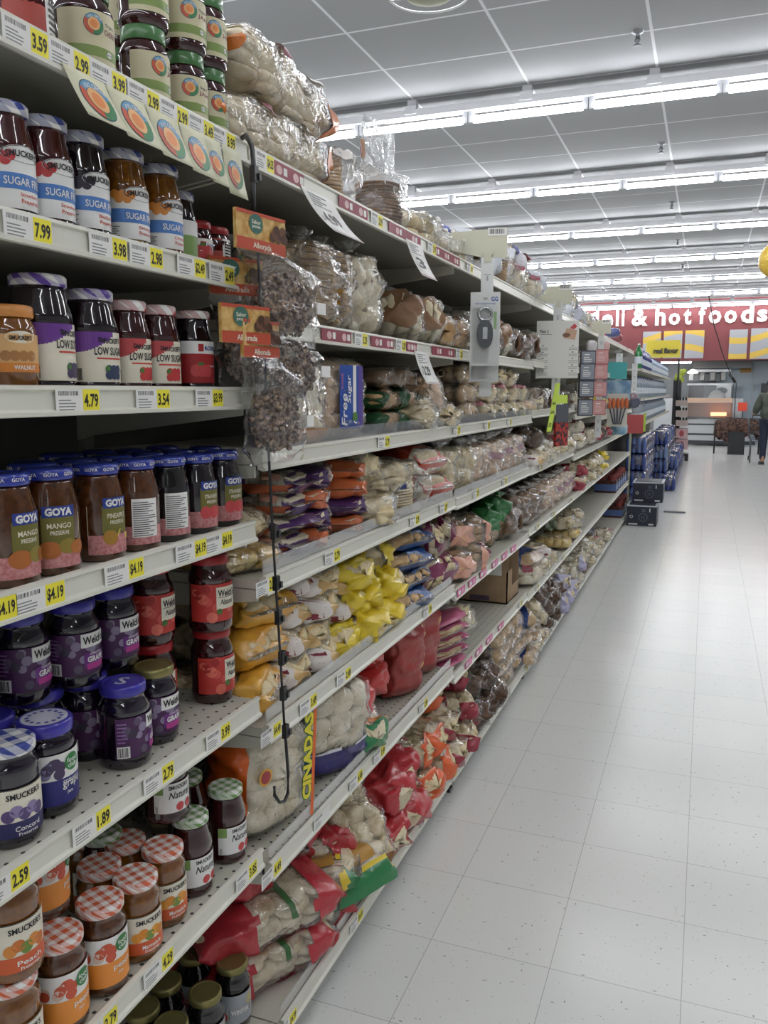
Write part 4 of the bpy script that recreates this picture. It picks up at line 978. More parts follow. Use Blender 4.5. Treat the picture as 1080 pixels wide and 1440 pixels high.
defbag('orangeend', 'clear roll bag with bright orange end', .28, .19, .12, 'tie', 'rolls', DOUGH, (ring('e2622a', 0, .14),), crumple=.008)
defbag('redclear', 'maroon and clear bag of sliced bread', .28, .17, .11, 'tie', 'rolls', DOUGH, ((0, .3, .4, .9, printed('9c3040')), (.5, .7, -1, 2, printed('9c3040'))), crumple=.011)
defbag('darkclear', 'shiny clear bag of dark brown bread', .28, .19, .12, 'tie', 'rolls', DARKB, crumple=.013, clear=CLEARG)
defbag('blueband', 'golden bread bag with blue printed band', .30, .24, .085, 'seam', 'buns', GOLD, (ring('38508c', .22, .48),), crumple=.006)
defbag('tanblue', 'brown roll bag with white strip', .215, .17, .15, 'tie', 'rolls', BROWN, (), ((.08, .50, .28, .42, C('label_pearl', 'd8dae6'), Llines),), up=True, crumple=.010)
defbag('redstripe', 'red and yellow striped bread bag', .215, .16, .14, 'tie', 'rolls', PINKB, (), ((.05, .5, .40, .50, C('label_brick', 'a8483c'), None), (.05, .5, .50, .56, C('label_straw', 'd8c06a'), None)), up=True, crumple=.010)
defbag('mauve', 'mauve tinted clear bag of rolls', .20, .17, .14, 'tie', 'rolls', PINKB, (ring('b08a94', .5, .62),), up=True, crumple=.012)
defbag('greenclear', 'greenish clear bag of pale rolls', .28, .22, .10, 'tie', 'rolls', DOUGH, (ring('a9b8a0', .55, 1),), crumple=.011)
defbag('lavender', 'lavender and white bag of rolls', .30, .20, .13, 'tie', 'rolls', WHITEB, (ring('b4b0cc', 0, .16), ring('d8d8e4', .7, 1)), crumple=.011)
defbag('goldlow', 'low clear bag of golden rolls', .26, .24, .075, 'seam', 'rolls', noisy('yellow_rolls', 'c79a3c', 'e3c878', 14, .6, .2))
defbag('bagwhite', 'plain clear white bag of rolls', .26, .20, .12, 'tie', 'rolls', WHITEB, (ring('d6dae2', .6, 1),), crumple=.011)

def B(key, px, zr, where, x=None, lift=0, rz=0, rx=0, ry=0, layer=0, s=1.0, dz=None, look=None):
    """stand a bag on the shelf at zr so that it shows at pixel column px"""
    K = BK[key]; x = LX - .03 - K['L'] * s / 2 if x is None else x
    z = E + zr - .008 + lift
    cr, sr = abs(math.cos(math.radians(rz))), abs(math.sin(math.radians(rz)))
    ext = (K['H'] if K['up'] else K['L']) * s / 2 * cr + K['W'] * s / 2 * sr
    return bag(key, x, ycol(px, min(LX - .02, x + ext * .75), z + .05), z, rz, rx, ry, where, layer, s, look=look)
a = 90       # laid along the aisle
w1 = 'top bread shelf'
B('tort_orange', 398, .456, w1, x=-.945, rz=88, look='lower orange ended bag of flat breads'); B('tort_orange', 404, .456, w1, x=-.955, rz=91, lift=.128, ry=4, look='upper orange ended bag of flat breads')
B('stackbag', 484, .456, w1, x=-.93, rz=70, ry=-6)
# the standing header bag holds a stack of rounds
hb = B('header', 560, .456, w1, x=-.90, rz=-14)
m = MB(); fill(m, 'stack', .135, .135, .13, BROWN); o = m.build('bread', hb)
for px, k, x, rz, l in ((600, 'donut', -.90, 80, 0), (622, 'donut', -.93, 95, 0), (648, 'whitebag', -.99, 60, .02), (672, 'yellowwhite', -1.0, 85, .06), (655, 'donut', -.93, 70, 0), (700, 'whitebag', -.92, 100, .02), (706, 'stackbag', -.9, 30, .0),
                      (722, 'pinkwhite', -.90, 70, 0), (728, 'whitebag', -.96, 80, .10), (738, 'pinkwhite', -.93, 95, .09), (745, 'pinkwhite', -.90, 60, 0), (752, 'bagwhite', -.9, 110, .02),
                      (785, 'bagwhite', -.92, 80, 0), (800, 'bagwhite', -.92, 95, .0), (808, 'lavender', -.94, 75, .07), (815, 'lavender', -.92, 90, 0), (826, 'bagwhite', -.92, 70, 0), (836, 'pinkwhite', -.92, 100, 0), (845, 'bagwhite', -.92, 80, 0)):
    B(k, px, .456, w1, x=x, rz=rz, lift=l, layer=1 if l >= .06 else 0)
w2 = 'second bread shelf'
for px, k, x, rz, rx, s in ((425, 'darkslice', -.93, 10, 0, .95), (452, 'darkslice', -.90, -10, 0, 1), (485, 'darkslice', -.91, 15, 4, 1), (470, 'tallclear', -1.02, 0, 0, .9), (530, 'tallclear', -.91, -18, 6, .95), (516, 'darkslice', -1.04, 0, 0, 1)):
    B(k, px, .148, w2, x=x, rz=rz, rx=rx, s=s)
for px, k, x, rz, ry, l in ((590, 'crustloaf', -.93, -60, -18, 0), (610, 'crustloaf', -.92, -50, -14, 0), (575, 'crustloaf', -1.02, -70, -5, 0), (628, 'rednote', -.90, -50, 0, 0), (650, 'rednote', -.90, -60, 0, 0), (668, 'brownslant', -.92, -70, -10, 0),
                      (690, 'redclear', -.92, -40, -12, 0), (700, 'brownslant', -.91, -60, -15, 0), (712, 'crustloaf', -.92, -60, -20, 0), (725, 'brownslant', -.92, -40, 0, .0), (735, 'darkclear', -.92, -50, 0, 0), (640, 'darkclear', -1.03, 0, 0, 0)):
    B(k, px, .148, w2, x=x, rz=rz, ry=ry, lift=l)
w3 = 'third bread shelf'
B('orangewhite', 437, -.117, w3, x=-.885, rz=-14, s=1.0); B('puffs', 455, -.117, w3, x=-1.0, rz=0, s=.8)
ck = B('cookie', 492, -.117, w3, x=-.90, rz=-12)
d = Decal(lambda u, v, o: (.049 + o, u, v), .002, .0006)
d.rect(-.035, .03, .055, .19, C('label_royal', '2c53a8'), 0, 2, 2); d.rect(.045, .035, .066, .188, C('label_violet', '5a4a94'), 1); d.rect(.022, .05, .036, .19, WHITE, 1)
dd = Decal(lambda u, v, o: (.052 + o, -v, u), .002, .0006); dd.text('Sugar', .13, -.002, .022, WHITE, 1, w=.07, slant=.2); dd.text('Free', .08, .020, .024, WHITE, 1, w=.08, slant=.2); dd.text('SUGAR', .15, .0285, .009, C('label_pinkred', 'c86a8a'), 1, w=.04)
d.disc(.03, .06, .012, C('leaf', '4f7a3a'), 2); d.build('label', ck); dd.build('lettering', ck)
for l, k in enumerate(('green', 'green', 'brownstack')): B(k, 565, -.117, w3, x=-.965, rz=80, lift=l * .066, layer=l)
for l, k in enumerate(('green', 'brownstack')): B(k, 545, -.117, w3, x=-1.02, rz=85, lift=l * .066, layer=l)
B('lilac', 612, -.117, w3, x=-.91, rz=-60, ry=-24, lift=.02); B('stripeclear', 600, -.117, w3, x=-.90, rz=-70); B('clearroll', 628, -.117, w3, x=-.90, rz=-30)
for l in range(3): B('tanloaf', 662, -.117, w3, x=-.96, rz=85, lift=l * .075, layer=l)
for px, n in ((690, 3), (706, 3), (722, 3), (733, 2)):
    for l in range(n): B('clearroll', px + (l % 2) * 2, -.117, w3, x=-.93, rz=(-20, 15, -40)[l] + px % 20, lift=l * .072, layer=l)
B('tanloaf', 715, -.117, w3, x=-1.06, rz=85, lift=.13, layer=3)
w4 = 'fourth bread shelf'
B('goldlow', 368, -.372, w4, x=-.96, rz=-20, s=.85, look='yellow noodle snack bag beside jam shelf'); B('greenclear', 362, -.372, w4, x=-.99, rz=10, lift=.055, s=.72, look='green tinted snack bag above the noodle bag')
for l in range(4): B('purple', 412 - (8 if l > 1 else 0), -.372, w4, rz=(-4, -10, 4, 8)[l], lift=l * .048, layer=l, x=-1.035)
for l in range(4): B('purpleside', 462 + 3 * (l % 2), -.372, w4, x=-.95, rz=(114, -62, 120, -66)[l], lift=l * .048, layer=l)
for l in range(4): B('purpleside', 512, -.372, w4, x=-.96, rz=(118, -56, 124, 116)[l], lift=l * .048, layer=l)
B('purpleside', 480, -.372, w4, x=-1.10, rz=100, lift=.145, layer=3); B('redloaf', 470, -.372, w4, x=-1.12, lift=.0, layer=0)
B('stripeclear', 541, -.372, w4, x=-.91, rz=-50); B('stripeclear', 535, -.372, w4, x=-.93, rz=-30, ry=-40, lift=.08, layer=1); B('stripeclear', 551, -.372, w4, x=-.93, rz=30, lift=.085, layer=1)
B('bluestack', 578, -.372, w4, x=-.93, rz=-30); B('bluestack', 565, -.372, w4, x=-1.08, rz=0)
B('redloaf', 603, -.372, w4, x=-.99, rz=-10, lift=.098, layer=1); B('redloaf', 615, -.372, w4, x=-1.0, rz=-14); 
for px, k, x, rz, rx in ((632, 'clearstand', -.90, -30, -6), (645, 'clearstand', -.92, -20, 0), (658, 'clearstand', -.90, -28, -10), (669, 'clearstand2', -.90, -35, -10), (681, 'clearstand2', -.91, -30, -6), (692, 'mauve', -.90, -20, -8), (703, 'clearstand2', -.90, -30, -4), (713, 'mauve', -.91, -30, 0),
                         (722, 'clearstand2', -.90, -20, -6), (731, 'mauve', -.92, -20, 0), (650, 'clearstand', -1.03, 0, 0), (672, 'mauve', -1.03, 0, 0), (695, 'mauve', -1.03, 0, 0), (715, 'mauve', -1.03, 0, 0)):
    B(k, px, -.375, w4, x=x, rz=rz, rx=rx)
w5 = 'fifth bread shelf'
for l in range(3): B('yellowend', 374 + l * 3, -.69, w5, x=-1.00 + (.02 if l == 0 else -.01 * l), rz=(20, -12, -8)[l], lift=l * .082, layer=l)
for l in range(4): B('tanlabel', (418, 414, 420, 422)[l], -.69, w5, x=-.99 - .01 * l, rz=(-6, 8, -4, 10)[l], lift=l * .064, layer=l)
for l in range(4): B('tanlabel', (456, 462, 455, 466)[l], -.69, w5, x=-.98, rz=(10, -30, 6, -16)[l], lift=l * .062, layer=l)
for l in range(3): B('tanlabel', (486, 480, 492)[l], -.69, w5, x=-1.01, rz=(30, 10, -20)[l], lift=l * .07, layer=l)
for px, x, l, rz, ly in ((500, -.96, 0, -30, 0), (524, -.93, 0, 20, 0), (548, -.93, 0, -10, 0), (508, -.97, .08, 30, 1), (536, -.95, .08, -40, 1), (556, -.94, .08, 15, 1), (518, -.96, .16, -20, 2), (545, -.97, .16, 60, 2), (530, -1.1, .0, 60, 0), (535, -1.1, .09, 60, 1)):
    B('yellow', px, -.69, w5, x=x, rz=rz, lift=l, layer=ly)
for l in range(4): B('blue', 584, -.69, w5, x=-.96 - .01 * l, rz=(-14, -8, -16, -10)[l], lift=l * .060, layer=l)
for px, n in ((614, 2), (630, 2)):
    for l in range(n): B('magenta', px, -.69, w5, x=-.95, rz=(-20, 10)[l], lift=l * .12, layer=l)
for px, x, l, rz, ly in ((652, -.94, 0, -20, 0), (668, -.93, 0, 20, 0), (660, -.95, .11, -40, 1), (674, -.94, .10, 30, 1), (660, -1.08, .02, 90, 0)):
    B('bagel', px, -.715, w5, x=x, rz=rz, lift=l, layer=ly)
B('magenta', 683, -.715, w5, x=-.91, rz=-40, s=.7); B('greentop', 694, -.715, w5, x=-.95, rz=-20, rx=-14, s=.8); B('greentop', 708, -.715, w5, x=-.96, rz=-24, rx=-16, s=.95); B('greentop', 690, -.715, w5, x=-1.08, rz=0, s=.9)
w6 = 'sixth bread shelf'
pk = B('pork', 402, -1.0, w6, x=-.93, rz=-16, rx=-4)
d = Decal(lambda u, v, o: (.0775 + o, -v, u), .001, .0006)
d.text('CINADAS', .17, -.082, .030, C('lettering_yellow', 'e6d83a'), 2, w=.21, bold=.05); d.text('DE', .30, -.05, .022, C('lettering_yellow', 'e6d83a'), 2, w=.04); d.text('CINADAS', .17, -.082, .034, C('lettering_green', '2f6a3a'), 1, w=.215, bold=.10)
d.rect(.02, -.108, .28, -.098, C('film_o2', 'e0641e'), 1, 1, 1); d.disc(.16, .055, .020, C('film_y2', 'e0a83c'), 1); d.disc(.16, .055, .015, C('label_red', 'a33a40'), 2); d.build('lettering', pk)
B('puffs', 420, -1.0, w6, x=-1.02, rz=-10); B('puffs', 372, -1.0, w6, x=-1.08, rz=0, s=1.0); B('pork', 372, -1.0, w6, x=-1.08, rz=0, s=.95)
B('stripeclear', 330, -1.0, w6, x=-1.05, lift=0, rz=20)
B('purplebun', 492, -1.0, w6, x=-.925, rz=-24, ry=10)
B('redbun', 520, -1.0, w6, x=-.96, rz=-40, lift=.10, layer=1); B('greenbun', 528, -1.0, w6, x=-.93, rz=-30); B('redbun', 535, -1.0, w6, x=-1.0, rz=-30, lift=.165, layer=2, s=.85)
B('redbun', 548, -1.0, w6, x=-1.0, rz=-50, lift=.07, layer=1); B('greenbun', 515, -1.0, w6, x=-1.04, rz=-10); B('redbun', 545, -1.0, w6, x=-1.07, rz=0); B('redbun', 500, -1.0, w6, x=-1.08, rz=0, lift=.1, layer=1)
for px, x, rz in ((580, -.92, -22), (603, -.93, -20), (590, -1.05, -10), (612, -1.05, -10)): B('redpanel', px, -1.0, w6, x=x, rz=rz, rx=-8)
B('darkclear', 620, -1.0, w6, x=-.93, rz=-30, ry=-70, lift=.1); B('darkclear', 600, -1.0, w6, x=-1.08, rz=0, lift=.1)
for l in range(5): B('magpack', 642, -1.03, w6, x=-.95, rz=-30, rx=8, lift=.004 + l * .042, layer=l)
B('bignav', 663, -1.03, w6, x=-.95, rz=-30, ry=-20, lift=.04);  
w7 = 'bottom bread shelf'
B('bigred', 428, -1.405, w7, x=-1.00, rz=62); B('bigred', 432, -1.405, w7, x=-.99, rz=60, lift=.105, layer=1); B('bigred', 398, -1.405, w7, x=-1.06, rz=84, lift=.20, layer=2)
B('redcrinkle', 476, -1.405, w7, x=-.93, rz=70, s=.85); B('redcrinkle', 482, -1.405, w7, x=-.97, rz=60, lift=.1, layer=1, s=.8)
B('wreath', 486, -1.405, w7, x=-1.0, rz=30, ry=-14, lift=.05); B('wreath', 508, -1.405, w7, x=-.98, rz=-20, ry=24, lift=.09, layer=1); B('wreath', 500, -1.405, w7, x=-1.08, rz=0, lift=.0)
B('brownedge', 528, -1.405, w7, x=-.95, rz=-26, ry=38, lift=.12); B('brownedge', 522, -1.405, w7, x=-1.06, rz=-10, lift=.0)
for px, x, l, rz, ly in ((556, -.93, 0, -40, 0), (578, -.93, 0, -20, 0), (560, -.95, .11, 10, 1), (572, -1.08, .05, 0, 0), (582, -.95, .12, -50, 1)): B('redcrinkle', px, -1.405, w7, x=x, rz=rz, lift=l, layer=ly, s=.95)
for px, x, l, rz, ly in ((602, -.93, 0, -10, 0), (620, -.93, 0, 10, 0), (600, -.96, .11, 20, 1), (617, -.95, .11, -10, 1), (608, -1.02, .21, 0, 2), (604, -1.1, .05, 30, 0)): B('orangeend', px, -1.405, w7, x=x, rz=rz, lift=l, layer=ly)
for px, x, l, rz, ly in ((638, -.92, 0, -20, 0), (650, -.92, 0, 10, 0), (640, -.95, .1, -30, 1), (655, -.94, .1, 30, 1), (645, -1.0, .2, 0, 2), (660, -.93, .03, 60, 0)): B('redclear', px, -1.41, w7, x=x, rz=rz, lift=l, layer=ly)
for px, x, l, rz, ly in ((672, -.92, 0, -20, 0), (682, -.92, 0, 30, 0), (692, -.91, 0, -10, 0), (678, -.95, .1, 60, 1), (688, -.95, .1, 0, 1), (696, -.95, .1, -40, 1), (686, -1.0, .2, 20, 2)): B('darkclear', px, -1.41, w7, x=x, rz=rz, lift=l, layer=ly)
for px in (704, 715, 726):
    for l in range(4): B('blueband' if l else 'tanloaf', px, -1.41, w7, x=-.96, rz=-8 + 5 * l, lift=l * .08, layer=l)
# ---- far sections (y beyond 4.2)
def far(items, zr, where):
    for it in items:
        k, px, x, l, rz = it[:5]; ly = it[5] if len(it) > 5 else (0 if l < .05 else 1)
        B(k, px, zr, where, x=x, rz=rz, lift=l, layer=ly, rx=it[6] if len(it) > 6 else 0, s=it[7] if len(it) > 7 else 1)
far([('brownslant', 752, -.92, 0, -40), ('darkclear', 768, -.92, 0, -60), ('bagwhite', 785, -.92, 0, -50), ('brownslant', 800, -.92, 0, -30), ('bagwhite', 808, -.92, 0, -60), ('darkclear', 820, -.92, 0, -20), ('bagwhite', 832, -.92, 0, -50)], .16, 'second far shelf')
far([('tanloaf', 748, -.93, 0, 70), ('brownstack', 752, -.95, .08, 80), ('bagwhite', 760, -.95, 0, -30), ('brownslant', 770, -.93, 0, -30), ('bagwhite', 780, -.93, 0, 10), ('darkclear', 795, -.93, 0, -30), ('bagwhite', 808, -.93, 0, 60), ('darkclear', 818, -.92, 0, 20), ('goldlow', 828, -.92, 0, 0), ('yellow', 838, -.92, 0, 30), ('goldlow', 847, -.92, 0, 0), ('clearroll', 856, -.92, 0, 0)], -.12, 'third far shelf')
far([('tanlabel', 752, -.92, 0, -20), ('stripeclear', 760, -.90, 0, -50), ('bagwhite', 770, -.90, 0, -20), ('darkclear', 758, -.96, .09, 20), ('clearroll', 778, -.92, 0, 0), ('stripeclear', 786, -.92, .0, 10), ('pinkwhite', 794, -.91, 0, -20), ('clearroll', 804, -.92, 0, -10), ('pinkwhite', 812, -.92, 0, -30), ('clearroll', 820, -.92, 0, 10), ('pinkwhite', 828, -.92, 0, 0), ('clearroll', 800, -.96, .08, 20), ('pinkwhite', 818, -.96, .09, 20),
     ('redclear', 836, -.92, 0, 0), ('darkclear', 843, -.92, 0, 10), ('redclear', 850, -.92, 0, 10), ('brownslant', 858, -.92, 0, 0), ('brownslant', 866, -.92, 0, 0), ('brownslant', 873, -.92, 0, 0)], -.395, 'fourth far shelf')
far([('brownslant', 728, -.93, 0, -30), ('tanblue', 736, -.93, 0, -30, 0, -10), ('tanblue', 747, -.91, 0, -30, 0, -10), ('tanblue', 757, -.91, 0, -30, 0, -10), ('redstripe', 767, -.91, 0, -30, 0, -8), ('redstripe', 776, -.91, 0, -30, 0, -8), ('mauve', 785, -.91, 0, -30, 0, -6), ('mauve', 794, -.91, 0, -30, 0, -4), ('mauve', 802, -.91, 0, -30), ('mauve', 790, -1.02, .02, 0, 0),
     ('redclear', 812, -.92, 0, -10), ('redclear', 813, -.92, .1, 20), ('clearroll', 821, -.92, 0, 0), ('clearroll', 822, -.92, .08, 0), ('greenclear', 829, -.92, 0, 0), ('greenclear', 830, -.92, .09, 0), ('greenclear', 838, -.92, 0, 30), ('greenclear', 839, -.92, .09, 0), ('yellow', 847, -.92, 0, 0), ('yellow', 848, -.92, .1, 0)], -.705, 'fifth far shelf')
far([('pinkwhite', 748, -.92, 0, 30), ('blueband', 752, -.95, .1, -10), ('bagwhite', 760, -.91, 0, -20), ('tanlabel', 764, -.94, .09, 20), ('stripeclear', 772, -.92, 0, 30),
     ('goldlow', 796, -.93, 0, 10), ('goldlow', 808, -.93, 0, 0), ('greenclear', 806, -.97, .075, 20), ('greenclear', 815, -.97, .06, 0), ('bagwhite', 818, -.95, .0, 60)], -1.04, 'sixth far shelf')
lst = []
for px, ks in ((738, ('blueband', 'blueband', 'blueband')), (748, ('greenclear', 'tanloaf', 'greenclear')), (757, ('greenclear', 'greenclear', 'darkclear')), (766, ('darkclear', 'darkclear', 'darkclear')), (775, ('darkclear', 'darkclear')), (784, ('lavender', 'darkclear')), (793, ('lavender', 'lavender')),
               (802, ('lavender', 'bagwhite')), (811, ('bagwhite', 'lavender')), (820, ('brownslant', 'bagwhite')), (829, ('stripeclear', 'bagwhite')), (838, ('bagwhite', 'clearroll')), (846, ('clearroll',)), (852, ('bagwhite',)), (857, ('clearroll',))):
    for l, k in enumerate(ks): lst.append((k, px + l, -.92 - .01 * l, l * .1, (px * 7 + l * 50) % 80 - 40, l))
far(lst, -1.43, 'bottom far shelf')
# bins of sauce jars at the end of the gondola
def bin_(px, zr, where, x=-.95, n=3):
    y = ycol(px, x, E + zr)
    for i in range(n):
        t = empty('sauce_bottle_tray', (x, y + i * .25, E + zr - .008)); m = MB()
        m.box(-.11, -.11, 0, .11, .11, .13, noisy('sauce_brown', '3d1f1a', '5b2b22', 30, .3), .03); m.build('jars', t)
        m = MB(); m.box(-.112, -.112, .02, .112, .112, .09, C('sauce_blue', '5871a8')); m.box(-.1135, -.05, .03, .1135, .05, .08, C('sauce_pale', 'bcc6d8')); m.build('label_band', t)
        m = MB()
        for a in (-.06, .06):
            for b in (-.06, .06): m.lathe([(.04, 0), (.04, .035), (.036, .04)], C('sauce_lid', '7d2a26'), 12, (a, b, .13))
        m.build('lid', t)
        queue(t, 'red lidded brown jars with blue label', where, 'jar pack', 'brown jar packs at the shelf end', key=y + i)
bin_(862, -.425, 'fourth shelf near aisle end'); bin_(850, -.70, 'fifth shelf near aisle end', n=1) if False else None
bin_(852, -1.045, 'sixth shelf near aisle end', n=5); bin_(862, -1.43, 'bottom shelf near aisle end', n=4)

# ================================================================== CLIP STRIP WITH PECAN BAGS
t = empty('clip_strip', onx(350, 200, -.80))
def child(m, name, t):
    o = m.build(name, t); o.matrix_parent_inverse = Matrix.Translation(-Vector(t.location)); return o
XS = -.765
m = MB(); m.tube([onx(338, 196, -.825), onx(346, 190, -.80), onx(354, 205, -.775), onx(357, 232, XS), onx(356, 270, XS), onx(360, 315, XS)], .0045, BLKM, 8); child(m, 'hook', t)
m = MB(); m.tube([onx(360, 315, XS), onx(372, 500, XS), onx(378, 640, XS), onx(384, 760, XS), onx(394, 920, XS), onx(401, 1040, XS)], .0028, BLKM, 6); child(m, 'rod', t)
for px, py in ((357, 245), (361, 318), (385, 748), (388, 820), (391, 868), (396, 925), (398, 975), (401, 1028)):
    p = onx(px, py, XS); m = MB(); m.box(p.x - .004, p.y - .007, p.z - .014, p.x + .006, p.y + .007, p.z + .014, BLKM); m.box(p.x + .004, p.y + .004, p.z - .010, p.x + .009, p.y + .012, p.z + .002, BLKM); child(m, 'clip', t)
m = MB(); m.tube([onx(401, 1030, XS), onx(405, 1085, XS), onx(405, 1115, XS), onx(400, 1127, XS), onx(393, 1128, XS), onx(386, 1118, XS), onx(386, 1106, XS)], .0035, BLKM, 6); child(m, 'end_hook', t)
tag(t, 'long black wire merchandising strip hooked on the top shelf rail', 'clip strip')
NUT = noisy('candied_nut', '42271a', 'b89a7c', 90, .4, .4, lo=.42, hi=.70, coat=.3)
CARD_R = flat('card_redorange', 'b84a30', .45); CARD_G = noisy('card_gold', 'b8863c', 'd9b878', 60, .45)
def pecan(cx, cy, x, w, hh, hw, rz, label, hx, hy, hcard=True, seed=1, tilt=0):
    """bag of candied nuts hanging under a printed header card; cx,cy: middle of the nut lump in the picture"""
    rnd = random.Random(seed); p = onx(cx, cy, x); h = onx(hx, hy, x + .01)
    t = empty('nut_bag', p, math.radians(rz))
    nut = MB()
    for i in range(420):
        while True:
            q = Vector((rnd.uniform(-1, 1), rnd.uniform(-1, 1), rnd.uniform(-1, 1)))
            if q.x * q.x + abs(q.y) ** 3 + abs(q.z) ** 3 < 1 and q.length > .5: break
        s = rnd.uniform(.004, .0085)
        nut.ell((q.x * .030, q.y * w * .44, q.z * hh * .46), (s, s * rnd.uniform(.7, 1.3), s * rnd.uniform(.6, 1)), NUT, 6, 4, (rnd.uniform(0, 3), rnd.uniform(0, 3), 0), 1, .15)
    nut.ell((0, 0, 0), (.026, w * .40, hh * .42), NUT, 12, 8)
    n = nut.build('candied_nuts', t); n['kind'] = 'stuff'
    # bag film from header down round the nuts
    R = Matrix.Rotation(-math.radians(rz), 3, 'Z'); hl = R @ (h - p)
    f = MB(); N1, N2 = 14, 24; vs = []
    for i in range(N1 + 1):
        k = i / N1; z = hl.z * (1 - k) + (-hh * .62) * k
        c = max(0, min(1, (hl.z - z) / max(.01, hl.z - hh * .45))); cc = c * c * (3 - 2 * c)
        ym = hl.y * (1 - cc); xm = hl.x * (1 - cc); ww = hw * (1 - cc) + w * 1.1 * cc; dd = .004 + .036 * math.sin(min(1, c) * PI / 2)
        if z < -hh * .42: q = (-hh * .42 - z) / (hh * .2); dd *= max(.08, 1 - q); ww *= 1 + .08 * q
        for j in range(N2):
            th = 2 * PI * j / N2; b = .004 * math.sin(5 * th + i * .9 + seed) + .003 * math.sin(i * 1.7 + 3 * th)
            vs.append((xm + (dd + b) * math.cos(th), ym + (ww / 2 + b) * spow(math.sin(th), .7), z))
    f.add(vs, [(i * N2 + j, i * N2 + (j + 1) % N2, (i + 1) * N2 + (j + 1) % N2, (i + 1) * N2 + j) for i in range(N1) for j in range(N2)], CLEARG, True); f.build('bag_film', t)
    m = MB(); m.box(hl.x - .003, hl.y - hw / 2, hl.z - .004, hl.x + .004, hl.y + hw / 2, hl.z + .062, CARD_G)
    o = m.build('header_card', t)
    card = o; d = Decal(lambda u, v, oo: (hl.x + .004 + oo, hl.y + u, hl.z + v), .0008, .0005)
    d.rect(-hw / 2, -.004, hw / 2, .016, CARD_R, 0); d.rect(-hw / 2, .056, hw / 2, .062, CARD_R, 0); d.text('Alborada', .0, .006, .010, cream(), 1, w=.05, bold=.02)
    d.disc(-hw * .12, .042, .019, C('card_teal', '3c6a5c'), 1, .017); d.text('Sabor', -hw * .12, .045, .007, cream(), 2, w=.024); d.text('pecan', -hw * .12, .036, .006, cream(), 2, w=.022)
    for q in range(7): d.disc(hw * (.22 + .04 * q), .026 + .006 * (q % 3), .009, C('nutcard%d' % (q % 2), ('4a2c1c', '6b4630')[q % 2]), 2 + q * .2)
    d.build('header_print', card)
    m = MB(); m.box(.033, w * .38, -hh * .1, .036, w * .55, -hh * .1 + .022, WHITE); m.build('white_sticker', t)
    tag(t, label, 'bag of nuts', 'nut bags on the clip strip'); return t
pecan(398, 430, -.765, .165, .125, .135, -10, 'topmost clear bag of candied nuts hanging under a red and gold card', 366, 352, seed=1)
pecan(405, 522, -.775, .16, .110, .12, -14, 'middle hanging clear bag of candied nuts on the black strip', 345, 480, seed=2)
pecan(388, 592, -.77, .145, .13, .11, -6, 'lowest hanging clear bag of candied nuts on the black strip', 366, 500, seed=3)
pecan(352, 500, -.83, .12, .11, .11, -30, 'candied nut bag half hidden behind the hanging ones at left', 332, 412, seed=4)

# ================================================================== HANGING SIGNS ON THE TOP RAIL
def flag(px0, px1, zr, drop, lean, name, label, cat, art, curl=.25, group=None, w=None):
    """paper card hanging from the rail, its foot swung outward"""
    z = E + zr - .03; ya = ycol(px0, LX, z); wd = w or (ycol(px1, LX, z) - ya)
    t = empty(name, (LX + .006, ya, z))
    def surf(u, v, o):      # u along aisle 0..wd, v up from the foot 0..drop
        s = drop - v; a = lean + curl * s / drop
        return (s * math.sin(a) + o * math.cos(a), u, -s * math.cos(a) + o * math.sin(a))
    m = MB(); N = 8; vs = []
    for i in range(N + 1):
        v = drop * i / N
        for o in (.0003, -.0006):
            vs += [surf(0, v, o), surf(wd, v, o)]
    fs = []
    for i in range(N):
        a = i * 4; b = a + 4; fs += [(a, a + 1, b + 1, b), (a + 2, b + 2, b + 3, a + 3), (a, b, b + 2, a + 2), (a + 1, a + 3, b + 3, b + 1)]
    fs += [(0, 2, 3, 1), (N * 4, N * 4 + 1, N * 4 + 3, N * 4 + 2)]
    m.add(vs, fs, art[0], True); m.build('card', t)
    d = Decal(surf, .0008, .0004); art[1](d, wd, drop); d.build('print', t)
    tag(t, label, cat, group); return t
KRAFT = flat('tag_ivory', 'dcdabd', .6)
pos = 'first second third fourth fifth sixth'.split()
for i, (a, b) in enumerate(((82, 141), (144, 197), (200, 244), (247, 282), (280, 305), (308, 334))):
    def art(d, w_, h_): logo(d, w_ * .52, h_ * .46, min(w_, h_) * .40, 1)
    flag(a, b, .458, .080 if i < 5 else .085, .42 - .07 * i, 'shelf_talker', f'ivory shelf sign with round coloured logo, {pos[i]} from left under top jam rail', 'shelf sign', (KRAFT, art), .10, 'ivory round logo signs')
def sale(txt):
    def art(d, w_, h_):
        d.rect(.003, .003, w_ - .003, .005, C('rule_maroon', '9a4a50'), 0); d.text(txt, w_ * .45, h_ * .42, h_ * .3, BLK, 1, w=w_ * .5, bold=.03); d.lines(w_ * .12, h_ * .66, w_ * .7, h_ * .95, 5, 1); d.text('2/', w_ * .12, h_ * .36, h_ * .1, BLK, 1)
    return (WHITE, art)
flag(419, 446, .456, .125, .42, 'price_sign', 'large white paper price sign under the top bread rail, nearest one', 'price sign', sale('4.99'), .25, w=.16)
flag(568, 585, .456, .115, .25, 'price_sign', 'white paper price sign under the top bread rail, farther one', 'price sign', sale('3'), .2, w=.14)
flag(580, 597, .148, .105, .2, 'price_sign', 'white paper price sign hanging from second bread shelf rail', 'price sign', sale('3.29'), .2, w=.13)

